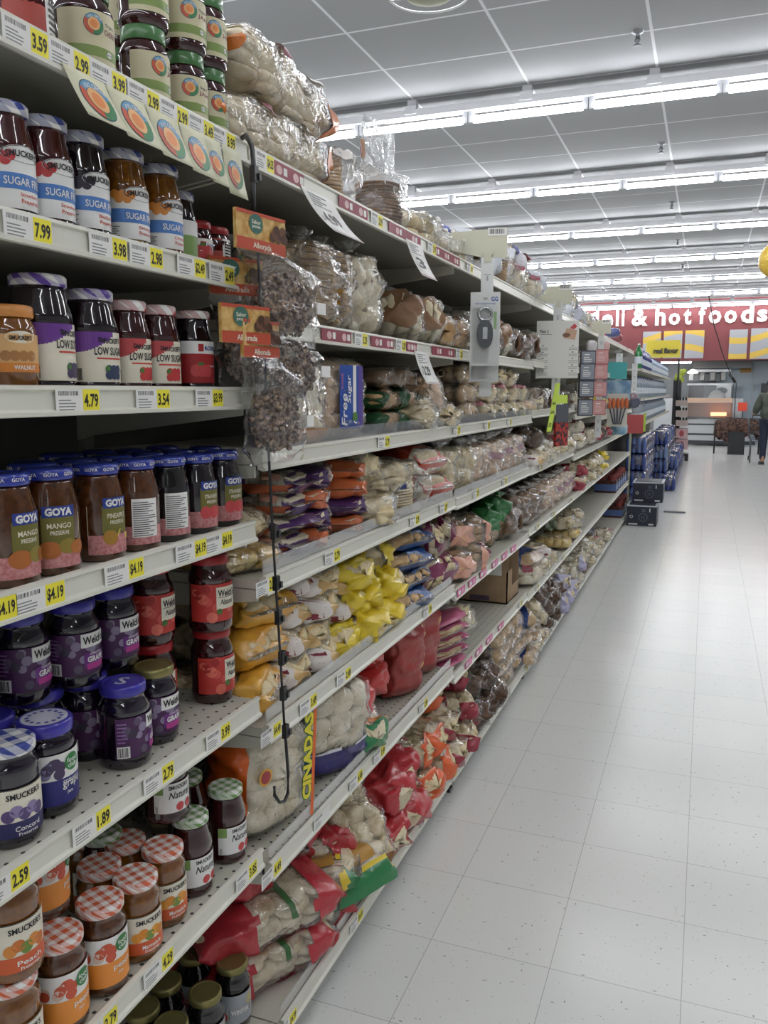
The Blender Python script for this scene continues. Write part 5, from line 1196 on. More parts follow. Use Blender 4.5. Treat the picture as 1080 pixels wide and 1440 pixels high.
# ================================================================== PLASTIC CLIP STRIPS
PLW = flat('strip_plastic', 'dfe0de', .4); BEI = flat('beige_plastic', 'cbc9b4', .5)
def strip(px, zr_top, zr_bot, x, label, head=True, rz=0, w=.045):
    y = ycol(px, x, E + (zr_top + zr_bot) / 2); zt = E + zr_top; zb = E + zr_bot
    t = empty('clip_strip', (x, y, zt), math.radians(rz))
    m = MB(); m.box(-.0015, -w / 2, zb - zt, .0015, w / 2, 0, PLW); m.build('plastic_strip', t)
    d = Decal(lambda u, v, o: (o, u, v), .0018, .0003); n = int((zt - zb) / .065)
    for i in range(n): d.rect(-.003, -.03 - i * .065, .004, -.012 - i * .065, C('slot_grey', 'a8aaa8'), 0); d.rect(-.012, -.010 - i * .065, .012, -.007 - i * .065, C('slot_grey', 'a8aaa8'), 0)
    d.build('slot', t)
    if head:
        m = MB(); m.prism([(-.07, -.015), (.012, -.015), (.125, .012), (.165, .03), (.15, .075), (-.02, .085), (-.02, .09), (-.07, .09)], -.0015, .0015, BEI); m.v = [(z, -a, b) for a, b, z in m.v]; m.build('holder_flag', t)
        m = MB(); m.box(-.004, -.014, -.03, .004, .014, .0, BEI); m.build('holder_stem', t)
        d = Decal(lambda u, v, o: (o, u, v), .003, .0003); d.rect(-.0, .062, .068, .088, WHITE, 0); d.bars(.004, .068, .06, .085, 14, 1); d.build('barcode_label', t)
    tag(t, label, 'clip strip'); return t, y, zt
strip(684, .49, -.02, -.765, 'white plastic clip strip with beige flag holding the bottle openers', rz=-76)
strip(783, .47, -.04, -.765, 'white plastic clip strip behind the recipe card', rz=-76)
strip(843, .44, -.35, -.765, 'white plastic clip strip carrying grey and pink boxes', rz=-76)
strip(870, .34, -.06, -.765, 'white plastic strip with teal packets near the aisle end', head=False, rz=-70, w=.06)
strip(892, .30, -.06, -.765, 'farthest white plastic strip above the red and green packet', head=False, rz=-70, w=.06)
# bottle openers
GREY_O = flat('opener_rubber', '4a4c50', .5); STEEL = flat('opener_steel', 'b8babc', .25, .8)
def opener(px, py, x, label, front):
    p = onx(px, py, x); t = empty('bottle_opener_pack', p, math.radians(-74)); h = .255; w = .104
    m = MB(); m.box(-.001, -w / 2, -h / 2, .001, w / 2, h / 2, flat('pack_grey', 'd4d5d2', .5)); m.build('backing_card', t)
    m = MB(); n = 20; pts = []
    for i in range(n): a = 2 * PI * i / n; pts.append((.028 * math.cos(a), .050 * spow(math.sin(a), .8) - .018))
    m.prism(pts, .001, .014, GREY_O); m.v = [(z, a, b) for a, b, z in m.v]; m.box(.0142, -.008, -.035, .016, .008, .006, STEEL); m.build('opener_handle', t)
    m = MB(); vs = []; fs = []
    for i in range(20):
        a = 2 * PI * i / 20
        for r_, o in ((.018, .002), (.027, .002), (.027, .010), (.018, .010)): vs.append((o, r_ * math.cos(a), .052 + r_ * math.sin(a)))
    for i in range(20):
        for k in range(4): fs.append((i * 4 + k, ((i + 1) % 20) * 4 + k, ((i + 1) % 20) * 4 + (k + 1) % 4, i * 4 + (k + 1) % 4))
    m.add(vs, fs, STEEL, True); m.build('opener_ring', t)
    m = MB(); m.box(.001, -w / 2 + .008, -h / 2 + .01, .017, w / 2 - .008, h / 2 - .055, film('blister', .0, bump=.05, lo=.02)); m.build('blister', t)
    d = Decal(lambda u, v, o: (o, u, v), .0014, .0004); d.disc(0, .105, .009, C('slot_grey', 'a8aaa8'), 0, .005); d.text('GG', .032, .104, .016, C('blue_ink', '3c5a9c'), 0, w=.024, bold=.04); d.text('KITCHENWARE', .0, .088, .006, C('blue_ink', '3c5a9c'), 0, w=.07)
    d.rect(.030, .0, .040, .06, C('leaf2', '8fae7a'), 0); d.build('print', t)
    tag(t, label, 'bottle opener', 'bottle openers'); return t
opener(682, 463, -.745, 'grey bottle opener on white card, the upper one in front', True)
opener(681, 486, -.757, 'grey bottle opener card hanging lower behind the other one', False)
# recipe card
p = onx(785, 492, -.755) - Vector((0, .03, 0)); t = empty('recipe_card', p, math.radians(-76)); m = MB(); m.box(-.001, -.11, -.150, .001, .11, .15, flat('card_offwhite', 'e4e2dc', .5)); m.build('card', t)
d = Decal(lambda u, v, o: (o, u, v), .0012, .0005); d.text('Plate 2', -.07, .095, .016, BLK, 0, w=.045); d.rect(-.09, .078, -.03, .080, BLK, 0)
d.poly([(.03, .06), (.09, .05), (.10, .10), (.045, .11)], C('cake', 'c9a488'), 0); d.disc(.045, .075, .02, C('cakeb', '7d5540'), 1, .012); d.poly([(.06, .11), (.085, .135), (.10, .12), (.085, .105)], C('strawb', 'b8383a'), 1)
for i in range(5):
    for s in (-.075, .08): d.disc(s, .02 - i * .033, .004, BLK, 1, .003); d.lines(s - .02, -.01 + .02 - i * .033 - .012, s + .03, .016 - i * .033, 2, 0, C('slot_grey', 'a8aaa8'))
d.build('print', t); tag(t, 'white paper recipe card with strawberry cake picture on the strip', 'card')
# lime tags
LIME = flat('lime_tag', 'c8e05a', .45)
p = onx(778, 573, -.75); t = empty('lime_shelf_talker', p, math.radians(-25)); m = MB(); m.box(-.001, -.020, -.125, .001, .022, .125, LIME); m.v = [(x, y + z * .28, z) for x, y, z in m.v]; m.build('card', t)
d = Decal(lambda u, v, o: (o, u + v * .28, v), .0012, .0005); d.text('12', 0, -.09, .02, BLK, 0, w=.022, bold=.05); d.text('NEW', 0, .02, .014, BLK, 0, w=.03, bold=.04); d.text('SAVE', .0, -.025, .014, BLK, 0, w=.03, bold=.04); d.build('print', t)
m = MB(); m.box(-.002, .02, .02, .0, .13, .065, LIME); m.build('side_wing', t)
tag(t, 'lime green cross shaped price talker below the recipe card', 'price sign')
p = onx(790, 606, -.765); t = empty('toy_pack', p, math.radians(-20)); m = MB(); m.box(-.012, -.07, -.085, .002, .07, .05, noisy('toy_pack_print', '1f1f2a', 'c43c30', 50, .4, lo=.45, hi=.55)); m.build('box', t); m = MB(); m.box(-.001, -.07, .05, .001, .07, .15, flat('pack_darkgrey', '55585f', .5)); m.build('header_card', t)
tag(t, 'small red and black packet hanging behind the lime talker', 'packet')
# grey and pink boxes
for col, (px, hexc, nm) in enumerate(((828, '8a8f98', 'grey'), (847, 'cf9a96', 'pink'))):
    for r_, py in enumerate((505, 523, 547, 573)):
        p = onx(px - r_ * 1.3, py + (-3 if col and r_ == 0 else 0), -.74); t = empty('small_carton', p - Vector((0, .02, 0)), math.radians(-70)); dark = flat('carton_edge_' + nm, '3c3c46' if not col else 'b06a6a', .5)
        m = MB(); m.box(-.03, -.048, -.055, .001, .048, .055, dark); m.build('box', t)
        d = Decal(lambda u, v, o: (o, u, v), .0016, .0005); d.rect(-.044, -.047, .044, .047, flat('carton_' + nm, hexc, .5), 0); d.lines(-.03, -.03, .03, .02, 4, 1, WHITE if not col else C('carton_p2', 'e6c4c0')); d.lines(-.025, .025, .025, .040, 1, 1, WHITE); d.build('print', t)
        queue(t, f'small {nm} carton clipped on the strip', 'top carton of the column' if r_ == 0 else 'second carton down' if r_ == 1 else 'third carton down' if r_ == 2 else 'lowest carton of the column', 'carton', None)
for px, hexc, nm in ((832, 'c9c4c4', 'pale'), (851, 'd0a8a4', 'rosy')):
    p = onx(px, 487, -.745); t = empty('header_bag', p, math.radians(-30)); m = MB(); m.ell((0, 0, 0), (.02, .05, .04), printed(hexc), 12, 8, None, .7); m.build('pouch', t); tag(t, f'{nm} plastic pouch above the {"grey" if nm == "pale" else "pink"} cartons', 'pouch')
# brushes, packets near the end of the aisle
p = onx(868, 576, -.74); t = empty('brush_pack', p, math.radians(-72)); m = MB(); m.box(-.002, -.09, -.15, .0, .09, .14, flat('pack_pale', 'c9c6bb', .5)); m.build('backing_card', t)
m = MB()
for i in range(5): m.tube([(.012, -.03 + i * .015, -.13), (.012, -.07 + i * .035, .02)], .006, flat('brush_handle', '4a4e60', .4), 6)
m.build('brush_handles', t); m = MB()
for i in range(5): m.ell((.014, -.075 + i * .038, .055), (.012, .018, .05), flat('bristle_orange', 'c9683c', .7), 8, 6)
m.build('bristles', t); tag(t, 'pack of orange bristled brushes hanging near the aisle end', 'brush pack')
p = onx(869, 603, -.75); t = empty('blue_tub', p); m = MB(); m.lathe([(.07, -.05), (.085, -.03), (.085, .03), (.075, .05)], noisy('tub_blue', '6fa0c0', 'b9d0dc', 14, .4), 20); m.build('tub', t); tag(t, 'pale blue round tub under the brush pack', 'tub')
p = onx(892, 583, -.72); t = empty('hanging_packet', p, math.radians(-72)); m = MB(); m.box(-.004, -.12, -.20, .0, .10, .0, C('pack_red', 'b04a4a')); m.box(-.003, .10, -.18, .001, .125, .02, C('pack_lime', 'a8c04a')); m.build('card', t)
m = MB(); m.ell((0, 0, .14), (.03, .10, .12), CLEARG, 14, 10, None, .6); m.build('pouch_film', t); m = MB(); m.ell((0, .0, .13), (.02, .06, .06), C('pack_navy', '3a3f5c'), 10, 6); m.ell((0, -.02, .19), (.02, .05, .04), C('pack_mauve', '8d7078'), 10, 6); m.build('contents', t)
tag(t, 'red and green packet with clear pouch hanging at aisle end', 'packet')
p = onx(863, 530, -.79); t = empty('teal_packet', p, math.radians(-60)); m = MB(); m.box(-.01, -.14, -.02, .01, .12, .13, C('teal', '4aa0a0')); m.box(-.012, -.10, -.20, .008, .16, -.03, noisy('packet_blue', '5f7f9c', '9cb4c4', 12, .4)); m.build('wrap', t); tag(t, 'teal and blue packets behind the farther strip', 'packet')

# ================================================================== FAR GONDOLA WITH BOTTLED WATER
GX = LX
def far_shelf(zr, y0, y1, nm, x=GX):
    zt = E + zr; m = MB(); m.box(x - .42, y0, zt - .03, x, y1, zt - .006, SHELF); m.build
    t = empty('gondola_shelf', (x - .2, (y0 + y1) / 2, zt)); o = m.build('shelf_deck', t); o.matrix_parent_inverse = Matrix.Translation(-Vector(t.location))
    m = MB(); m.extr(lip_profile(zt), y0, y1, LIP); child(m, 'price_rail', t); tag(t, f'cream shelf of the far water section, {nm}', 'shelf', 'gondola shelves')
for zr, nm in ((.30, 'topmost with bottles'), (-.09, 'middle one'), (-.44, 'above the water cases')): far_shelf(zr, 11.6, 20.9, nm)
t = empty('shelving_unit', (GX - .3, 16, 0)); m = MB(); m.box(GX - .46, 10.3, 0, GX - .42, 21, E + .62, BACK); child(m, 'back_panel', t)
m = MB(); m.box(GX - .44, 10.28, 0, GX - .40, 10.34, E + .6, SHELF_D); child(m, 'upright', t); m = MB(); m.box(GX - .02, 10.3, .1, GX + .0, 10.36, E - .35, flat('end_post', 'b4b89c', .5)); child(m, 'end_post', t)
tag(t, 'beige steel shelving unit behind the bottled water', 'shelving', 'shelving units')
WATB = film('bottle_clear', .10, 'dfe8f2', bump=.2, bs=10, lo=.12)
def bottle(col, h, r, cap, clear=False):
    t = empty('drink_bottle'); m = MB(); m.lathe([(r * .9, 0), (r, .01), (r, h * .55), (r * .96, h * .6), (r * .8, h * .75), (r * .32, h * .9), (r * .3, h * .96)], col, 16); m.build('bottle', t)
    m = MB(); m.lathe([(r * .34, h * .95), (r * .34, h)], cap, 10); m.build('cap', t)
    m = MB(); m.lathe([(r * 1.015, h * .2), (r * 1.015, h * .48)], C('label_pale2', 'd5dbe2'), 16); m.build('label_band', t); return t
def put(proto, x, y, z, look, where, cat='bottle'):
    t = copy_tree(proto); t.location = (x, y, z); queue(t, look, where, cat, look); return t
GB = flat('green_glass', '2f7a44', .15, coat=.4); NB = flat('navy_plastic', '39477f', .2, coat=.3); LB = flat('ice_plastic', 'a9b8cc', .25, coat=.3); JB = flat('jug_plastic', '8d99a6', .25, coat=.3)
b1 = bottle(GB, .33, .05, WHITE); b2 = bottle(NB, .28, .048, WHITE); b3 = bottle(LB, .24, .05, NB); jug = bottle(JB, .30, .075, NB)
zt = E + .295
b1.location = (-.88, 11.72, zt); tag(b1, 'tall green glass bottle at near end of far top shelf', 'bottle')
b2.location = (-.88, 11.95, zt); queue(b2, 'navy blue plastic bottle', 'far top shelf', 'bottle', 'navy blue plastic bottles')
for i in range(1, 12): put(b2, -.88, 11.95 + i * .17, zt, 'navy blue plastic bottle', 'far top shelf')
b3.location = (-.88, 14.1, zt); queue(b3, 'pale water bottle', 'far top shelf', 'bottle')
for i in range(1, 20): put(b3, -.88, 14.1 + i * .3, zt, 'pale water bottle', 'far top shelf')
jug.location = (-.92, 11.8, E - .095); queue(jug, 'large grey water jug', 'far middle shelf', 'water jug')
for i in range(1, 16): put(jug, -.92, 11.8 + i * .5, E - .095, 'large grey water jug', 'far middle shelf', 'water jug')
for i in range(0, 16): put(jug, -.92, 11.9 + i * .5, E - .445, 'large grey water jug', 'far lower shelf', 'water jug')
# water cases: shrink wrapped blocks of small bottles
def water_case(k, L=.40, W=.27, H=.21):
    t = empty('water_case'); nx, ny = 4, 6; m = MB(); cm = flat('water_blue%d' % k, ('3a4c8c', '4d639c', '7287b0')[k], .25, coat=.4)
    for i in range(nx):
        for j in range(ny): m.lathe([(W / nx * .42, 0), (W / nx * .48, .01), (W / nx * .48, H * .6), (W / nx * .2, H * .88), (W / nx * .2, H * .97)], cm, 8, ((i + .5) * W / nx - W / 2, (j + .5) * L / ny - L / 2, 0))
    m.build('bottles', t)['kind'] = 'stuff'
    s = bag_surface(L * 1.03, W * 1.05, H, 'none', k + 2, 'x', .004); m = MB(); N1, N2 = 12, 24
    vs = [s(i / N1, j / N2) for i in range(N1 + 1) for j in range(N2)]; vs = [(y, x, z) for x, y, z in vs]
    m.add(vs, [(i * N2 + j, (i + 1) * N2 + j, (i + 1) * N2 + (j + 1) % N2, i * N2 + (j + 1) % N2) for i in range(N1) for j in range(N2)], film('wrap_blue', .10, '7888c4', bump=.9, bs=14, lo=.08), True); m.build('shrink_wrap', t)
    return t
cases = [water_case(k) for k in range(3)]; used = set()
def wcase(k, x, y, z, where, ly):
    t = cases[k] if k not in used else copy_tree(cases[k]); used.add(k); t.location = (x, y, z); queue(t, ('dark blue', 'blue', 'pale blue')[k] + ' shrink wrapped water case', where, 'water case', 'wrapped water cases', ly)
for c in range(5):
    for l in range(4): wcase(0 if (c + l) % 3 else 1, -.86 + .0 * l, 11.9 + c * .44, .02 + l * .225, 'near stack', l)
for c in range(8):
    for l in range(3 if c % 2 else 4): wcase((c + l) % 3, -.68, 14.2 + c * .46, .02 + l * .22, 'middle stack', l)
for c in range(9):
    wcase(c % 2, -.52, 13.6 + c * .6, .02, 'front floor row', 0)
    if c > 1 and c % 3: wcase(1, -.54, 13.7 + c * .6, .245, 'front floor row', 1)
# dark printed cartons on the floor
def dcarton(p0, w_, d_, h_, z0, label):
    t = empty('soda_carton', (p0[0], p0[1], z0)); cm = flat('carton_navy', '2b2f3d', .4); m = MB(); m.box(0, 0, 0, w_, d_, h_ - .012, cm); m.build('box', t)
    m = MB(); m.box(-.003, -.003, h_ - .014, w_ + .003, d_ + .003, h_, flat('carton_rim', 'c9ccd2', .45)); m.box(.02, .02, h_, w_ - .02, d_ - .02, h_ + .004, cm); m.build('top_panel', t)
    d = Decal(lambda u, v, o: (u, -o, v), .0012, .0006); d.rect(.02, .012, .12, .028, WHITE, 0); d.rect(w_ - .085, .012, w_ - .03, .030, WHITE, 0); d.disc(.05, h_ * .45, .018, WHITE, 0, rin=.012)
    d.disc(w_ * .55, h_ * .42, .05, C('grey_ink', '767a86'), 0, rin=.044); d.text('12', w_ * .55, h_ * .42, .03, C('grey_ink', '767a86'), 0); d.text('1', w_ * .77, h_ * .78, .04, WHITE, 0, bold=.05); d.lines(w_ * .5, h_ * .7, w_ * .68, h_ * .85, 3, 0, C('grey_ink', '767a86')); d.build('print', t)
    tag(t, label, 'carton')
dcarton((-.79, 9.78), .325, .42, .235, 0, 'lower dark navy drinks carton on the floor at aisle end')
dcarton((-.755, 10.05), .335, .42, .235, .24, 'upper dark navy drinks carton stacked at the aisle end')
m = MB(); m.box(-.44, 11.0, 0, -.18, 11.06, .02, flat('floor_strip', '6d7076', .5)); tag(m.build('metal_strip'), 'thin grey metal strip lying on the floor beside cartons', 'strip')
# more goods over the far top shelf
for px, py, hexc, nm in ((866, 490, 'c9c9c4', 'white'), (880, 496, 'b8b4ae', 'grey'), (866, 476, '8a4a50', 'maroon'), (862, 468, '50588a', 'indigo')):
    p = onx(px, py, -.9); t = empty('wrapped_pack', p, math.radians(20)); m = MB(); m.ell((0, 0, 0), (.06, .08, .045), printed(hexc), 16, 10, None, .6); m.build('wrap', t); tag(t, f'{nm} wrapped pack piled above the far bread shelves', 'pack')

# ================================================================== DELI
DY = 26.2
def bx(px0, py0, px1, py1, y, dep, mat, m=None):
    a = ony(px0, py1, y); b = ony(px1, py0, y); mm = m or MB(); mm.box(a.x, y, a.z, b.x, y + dep, b.z, mat); return mm
RED = flat('deli_red', '7d3a3d', .55)
a = ony(1000, 507, DY); zb = a.z
t = empty('deli_fascia', (0, DY, zb)); m = MB(); m.box(-5.5, DY, zb, 7.0, DY + .25, CZ, RED); child(m, 'red_board', t)
def letters(txt, px0, px1, py0, py1, y, mat):
    a = ony(px0, py1, y); b = ony(px1, py0, y); vs, fs, tw, th = text_data(txt, .035); kx = (b.x - a.x) / tw; kz = (b.z - a.z) / th; cx = (a.x + b.x) / 2; cz = (a.z + b.z) / 2
    m = MB(); n = len(vs); V = [(cx + p * kx, y - .05, cz + q * kz) for p, q in vs] + [(cx + p * kx, y, cz + q * kz) for p, q in vs]
    F = [tuple(f) for f in fs]; E_ = {}
    for f in F:
        for i in range(len(f)): e = (f[i], f[(i + 1) % len(f)]); E_[e] = E_.get(e, 0) + 1
    side = [(e[1], e[0], e[0] + n, e[1] + n) for e in E_ if (e[1], e[0]) not in E_]
    m.add(V, F + side, mat); return m
sw = flat('sign_white', 'f4f2ee', .4)
LT = [('d', 829, 843, 431, 459), ('e', 846, 863, 442, 459), ('l', 866, 871, 431, 459), ('i', 874, 879, 433, 459), ('&', 888, 912, 434, 459), ('h', 921, 937, 431, 458), ('o', 940, 957, 440, 457.5), ('t', 961, 973, 434, 457), ('f', 982, 994, 429, 456),
      ('o', 996, 1015, 436, 455.5), ('o', 1018, 1037, 436, 455), ('d', 1041, 1061, 427, 454.5), ('s', 1064, 1080, 435, 453)]
for c, a0, a1, b0, b1 in LT: child(letters(c, a0, a1, b0, b1, DY, sw), 'letter_' + ('ampersand' if c == '&' else c), t)
tag(t, 'long red fascia board with white deli & hot foods lettering', 'sign')
# patterned panels
def wave():
    m, nt, b, N, L = _new('wave_panel'); tc = N.new('ShaderNodeTexCoord'); sp = N.new('ShaderNodeSeparateXYZ'); L.new(tc.outputs['Object'], sp.inputs[0])
    def mt(op, a, c, d=None):
        q = N.new('ShaderNodeMath'); q.operation = op
        for i, v in enumerate((a, c)):
            if isinstance(v, (int, float)): q.inputs[i].default_value = v
            else: L.new(v, q.inputs[i])
        return q.outputs[0]
    sx = mt('MULTIPLY', mt('SINE', mt('MULTIPLY', sp.outputs[0], 2.1), 0), .16); h = mt('FRACT', mt('MULTIPLY', mt('ADD', sp.outputs[2], sx), 2.2), 0)
    g = mt('GREATER_THAN', h, .62); mx = N.new('ShaderNodeMix'); mx.data_type = 'RGBA'; L.new(g, mx.inputs[0]); mx.inputs[6].default_value = lin('a9abb0'); mx.inputs[7].default_value = lin('dcb84c')
    L.new(mx.outputs[2], b.inputs[0]); b.inputs['Roughness'].default_value = .5; return m
WV = wave()
for i, (a0, a1, b0, b1) in enumerate(((903, 930, 466, 504), (932, 960, 465, 504), (962, 991, 464, 504), (1024, 1052, 463, 505), (1054, 1088, 461, 505))):
    m = bx(a0, b0, a1, b1, DY - .04, .03, WV); o = m.build('patterned_panel'); queue(o, 'grey and yellow wave patterned wall panel', 'under the deli lettering', 'wall panel', 'wave patterned panels', key=a0)
# deli interior
wl = flat('deli_wall_blue', 'c4d2dc', .6); 
m = MB(); m.box(-6, 29.0, 0, 7, 29.1, zb + .3, flat('deli_wall_dim', 'a9adb0', .6)); struct(m.build('wall_deli'))
m = bx(1003, 508, 1100, 625, 28.2, .05, wl); struct(m.build('wall_deli_side'))
STL = flat('stainless', 'c6c8ca', .3, .6); DK = flat('appliance_dark', '3a3c40', .4)
t = empty('deli_counter', (0, 25.2, 0))
def dl(a0, b0, a1, b1, y, dep, mat, nm): m = bx(a0, b0, a1, b1, y, dep, mat); return child(m, nm, t)
dl(963, 590, 1055, 622, 25.2, 1.0, STL, 'counter_front'); dl(960, 621, 1062, 624, 25.1, .1, DK, 'kick_rail'); dl(963, 596.5, 1055, 597.5, 25.19, .02, DK, 'seam'); dl(963, 610.5, 1055, 611.5, 25.19, .02, DK, 'seam')
dl(966, 560, 1030, 566, 25.0, .9, flat('hot_shelf', 'd8b49a', .4), 'upper_shelf'); dl(966, 587, 1030, 588.5, 25.1, 1.0, DK, 'case_sill'); dl(966, 567, 1030, 587, 25.9, .05, flat('case_inside', '9c8474', .5), 'case_back')
dl(966, 539, 1030, 542, 25.5, .6, STL, 'case_top'); dl(1029, 540, 1031.5, 590, 25.0, .1, DK, 'corner_post'); dl(1033, 538, 1035, 590, 25.0, .1, DK, 'corner_post')
dl(966, 543, 1029, 590, 25.05, .01, film('case_glass', .03, bump=.02), 'glass_front')
m = MB(); p = ony(1008, 582, 25.6); m.box(p.x - .16, 25.5, p.z - .05, p.x + .25, 25.8, p.z + .04, flat('glow_food', 'ffb27a', .5, emis=2.2)); child(m, 'heat_lamp', t)
tag(t, 'long stainless deli counter with glass hot food case', 'deli counter')
for nm, a0, b0, a1, b1, y, dep, mat, lab, cat in (
    ('oven', 968, 541, 990, 560, 27.2, .8, DK, 'dark fronted oven at left of the deli kitchen', 'oven'),
    ('menu_shelf', 975, 519, 1028, 523, 27.9, .4, STL, 'steel shelf high behind the deli counter', 'shelf'),
    ('exhaust_hood', 975, 508, 1058, 518, 27.5, .6, flat('hood_grey', '8b8e90', .4), 'grey exhaust hood above deli kitchen', 'hood'),
    ('steel_cabinet', 1007, 539, 1029, 560, 27.3, .8, STL, 'stainless cabinet behind the white bundle', 'cabinet'),
    ('picture_sign', 1041, 516, 1057, 524, 28.1, .05, flat('food_picture', 'b98a4a', .5), 'small tan food picture on deli wall', 'picture'),
    ('wall_monitor', 1070, 539, 1090, 556, 27.9, .2, DK, 'black monitor on the deli wall at far right', 'monitor'),
    ('orange_sign', 1037.5, 566, 1051, 578, 24.9, .03, flat('sign_orange', 'd9482e', .5), 'square orange-red sign on stand by the counter', 'sign'),
    ('downspout_pipe', 1058, 507, 1061, 565, 28.1, .08, flat('pipe_white', 'd2d6d8', .4), 'white vertical pipe on pale blue deli wall', 'pipe')):
    o = bx(a0, b0, a1, b1, y, dep, mat).build(nm); tag(o, lab, cat)
    if nm == 'orange_sign':
        p = ony(1044, 578, 24.9); q = MB(); q.tube([(p.x, 24.92, 0), (p.x, 24.92, p.z + .05)], .012, BLKM, 6); q.build('stand', o)
m = MB()
for i in range(7): p = ony(972 + i * 7.5, 529 + (i % 2) * 2, 28.0); m = MB(); m.box(p.x - .06, 28.0, p.z - .12, p.x + .07, 28.2, p.z + .12, flat(('cont_white', 'cont_grey')[i % 2], ('dcdcd8', '7a7c7c')[i % 2], .4)); m.lathe([(.05, 0), (.05, .03)], DK, 10, (p.x, 28.1, p.z + .12)); queue(m.build('storage_container'), 'storage container on high deli shelf', '', 'container', 'deli shelf containers', key=p.x)
p = ony(974, 524, 27); m = MB(); m.lathe([(.03, .1), (.16, 0), (.14, -.02)], flat('globe_lit', 'fff6e8', .5, emis=4), 14, tuple(p)); m.tube([p + Vector((0, 0, .1)), Vector((p.x, p.y, CZ))], .008, BLKM, 6); tag(m.build('pendant_lamp'), 'small lit round lamp in deli kitchen', 'lamp')
m = bx(930, 508.5, 972, 511, 27.5, .1, LAMP); p = ony(966, 509, 27.5); m.tube([p, Vector((p.x, 27.55, CZ))], .01, SOCK, 6); p = ony(940, 509, 27.5); m.tube([p, Vector((p.x, 27.55, CZ))], .01, SOCK, 6); tag(m.build('strip_light'), 'lit strip light inside the deli kitchen', 'ceiling light')
# deli worker bundle (white covered shape)
m = MB(); m.box(-1.5, 27.1, 0, 1.0, 28.15, 1.30, STL); tag(m.build('back_counter'), 'tall stainless back counter behind the deli case', 'counter')
p = ony(1007, 588, 25.9); m = MB(); m.box(p.x - .2, 26.4, 0, p.x + .2, 26.8, p.z + .1, STL); m.ell((p.x, 26.6, p.z + .32), (.28, .22, .48), flat('white_bundle', 'd8d8d6', .8), 16, 10, None, .85); m.ell((p.x + .12, 26.65, p.z + .78), (.16, .12, .10), DK, 12, 8); tag(m.build('covered_mixer'), 'white covered machine with dark top behind the counter', 'machine')
# hanging cord
m = MB(); m.tube([ony(996, 412, 24.6), ony(1004, 457, 24.7), ony(1017, 500, 24.8), ony(1031, 536, 24.9)], .012, BLKM, 6); m.tube([ony(1026, 526, 24.88), ony(1034, 538, 24.9)], .04, BLKM, 6); tag(m.build('suspended_cable'), 'black cord running from the ceiling to the counter post', 'cord')
# dark rack, drinks cases, yellow sign
RY = 19.5
t = empty('drinks_rack', (ony(952, 648, RY).x, RY, 0)); xl = ony(944, 600, RY).x
m = MB(); m.box(xl, RY, 0, xl + .16, RY + .5, 1.75, flat('rack_black', '26262c', .5)); child(m, 'rack_side', t)
m = MB(); p = ony(955, 505, RY); m.tube([(p.x, RY - .02, .2), (p.x, RY - .02, p.z)], .022, BLKM, 8); child(m, 'pole', t); tag(t, 'black display rack with sign pole at end of water aisle', 'rack')
t = empty('aisle_sign', (p.x, RY, p.z)); m = bx(908, 478, 957, 503, RY - .04, .02, flat('sign_yellow', 'e2cd3c', .5)); child(m, 'board', t)
child(letters('real flavor', 919, 954, 489, 497, RY - .05, flat('sign_dark', '3a3a34', .5)), 'lettering', t); m = bx(908, 497.5, 957, 503, RY - .046, .01, flat('sign_yellow2', 'd8c84c', .5)); child(m, 'lower_band', t); tag(t, 'yellow sign reading real flavor on the black pole', 'sign')
for i, (py0, py1, k) in enumerate(((632, 618, 'r'), (616, 603, 'r'), (599, 589, 'b'), (586, 575, 'b'), (571, 561, 'b'))):
    a = ony(950, py0, RY - .1); b = ony(967, py1, RY - .1); t = empty('drinks_case', (a.x, RY - .1, a.z))
    m = MB(); m.box(0, 0, 0, b.x - a.x, .4, (b.z - a.z) * (.8 if k == 'b' else 1), flat('case_rose', 'c4a0a0', .5) if k == 'r' else flat('case_taupe', 'b8a8a2', .5)); m.build('carton', t)
    if k == 'r': d = Decal(lambda u, v, o: (u, -o, v), .001, .001); d.disc((b.x - a.x) * .5, (b.z - a.z) * .5, .05, C('case_emblem', 'a84a50'), 0, .07); d.build('emblem', t)
    else:
        m = MB()
        for q in range(4): m.lathe([(.02, 0), (.02, .06)], BLKM, 8, (.03 + q * (b.x - a.x - .06) / 3, .05, (b.z - a.z) * .8))
        m.build('bottle_tops', t)
    queue(t, 'rose coloured drinks case with emblem' if k == 'r' else 'taupe case with dark bottle tops', 'on black rack', 'drinks case', None, i)
m = MB(); p = ony(950, 646, RY); m.box(p.x, RY - .1, 0, p.x + .26, RY + .3, .16, flat('rack_black', '26262c', .5)); tag(m.build('rack_base'), 'black wheeled base under the stacked drinks cases', 'stand')
m = MB()
for q in range(14): m.ell((random.uniform(-.10, .10), random.uniform(-.1, .1), random.uniform(-.12, .12)), (.05, .03, .06), flat('lime_leaf', 'b0bc4a', .5), 8, 5)
o = m.build('hanging_chip_bags'); o.location = ony(958, 530, 19.62); tag(o, 'lime coloured packets hanging by the black rack', 'packets'); o['kind'] = 'stuff'
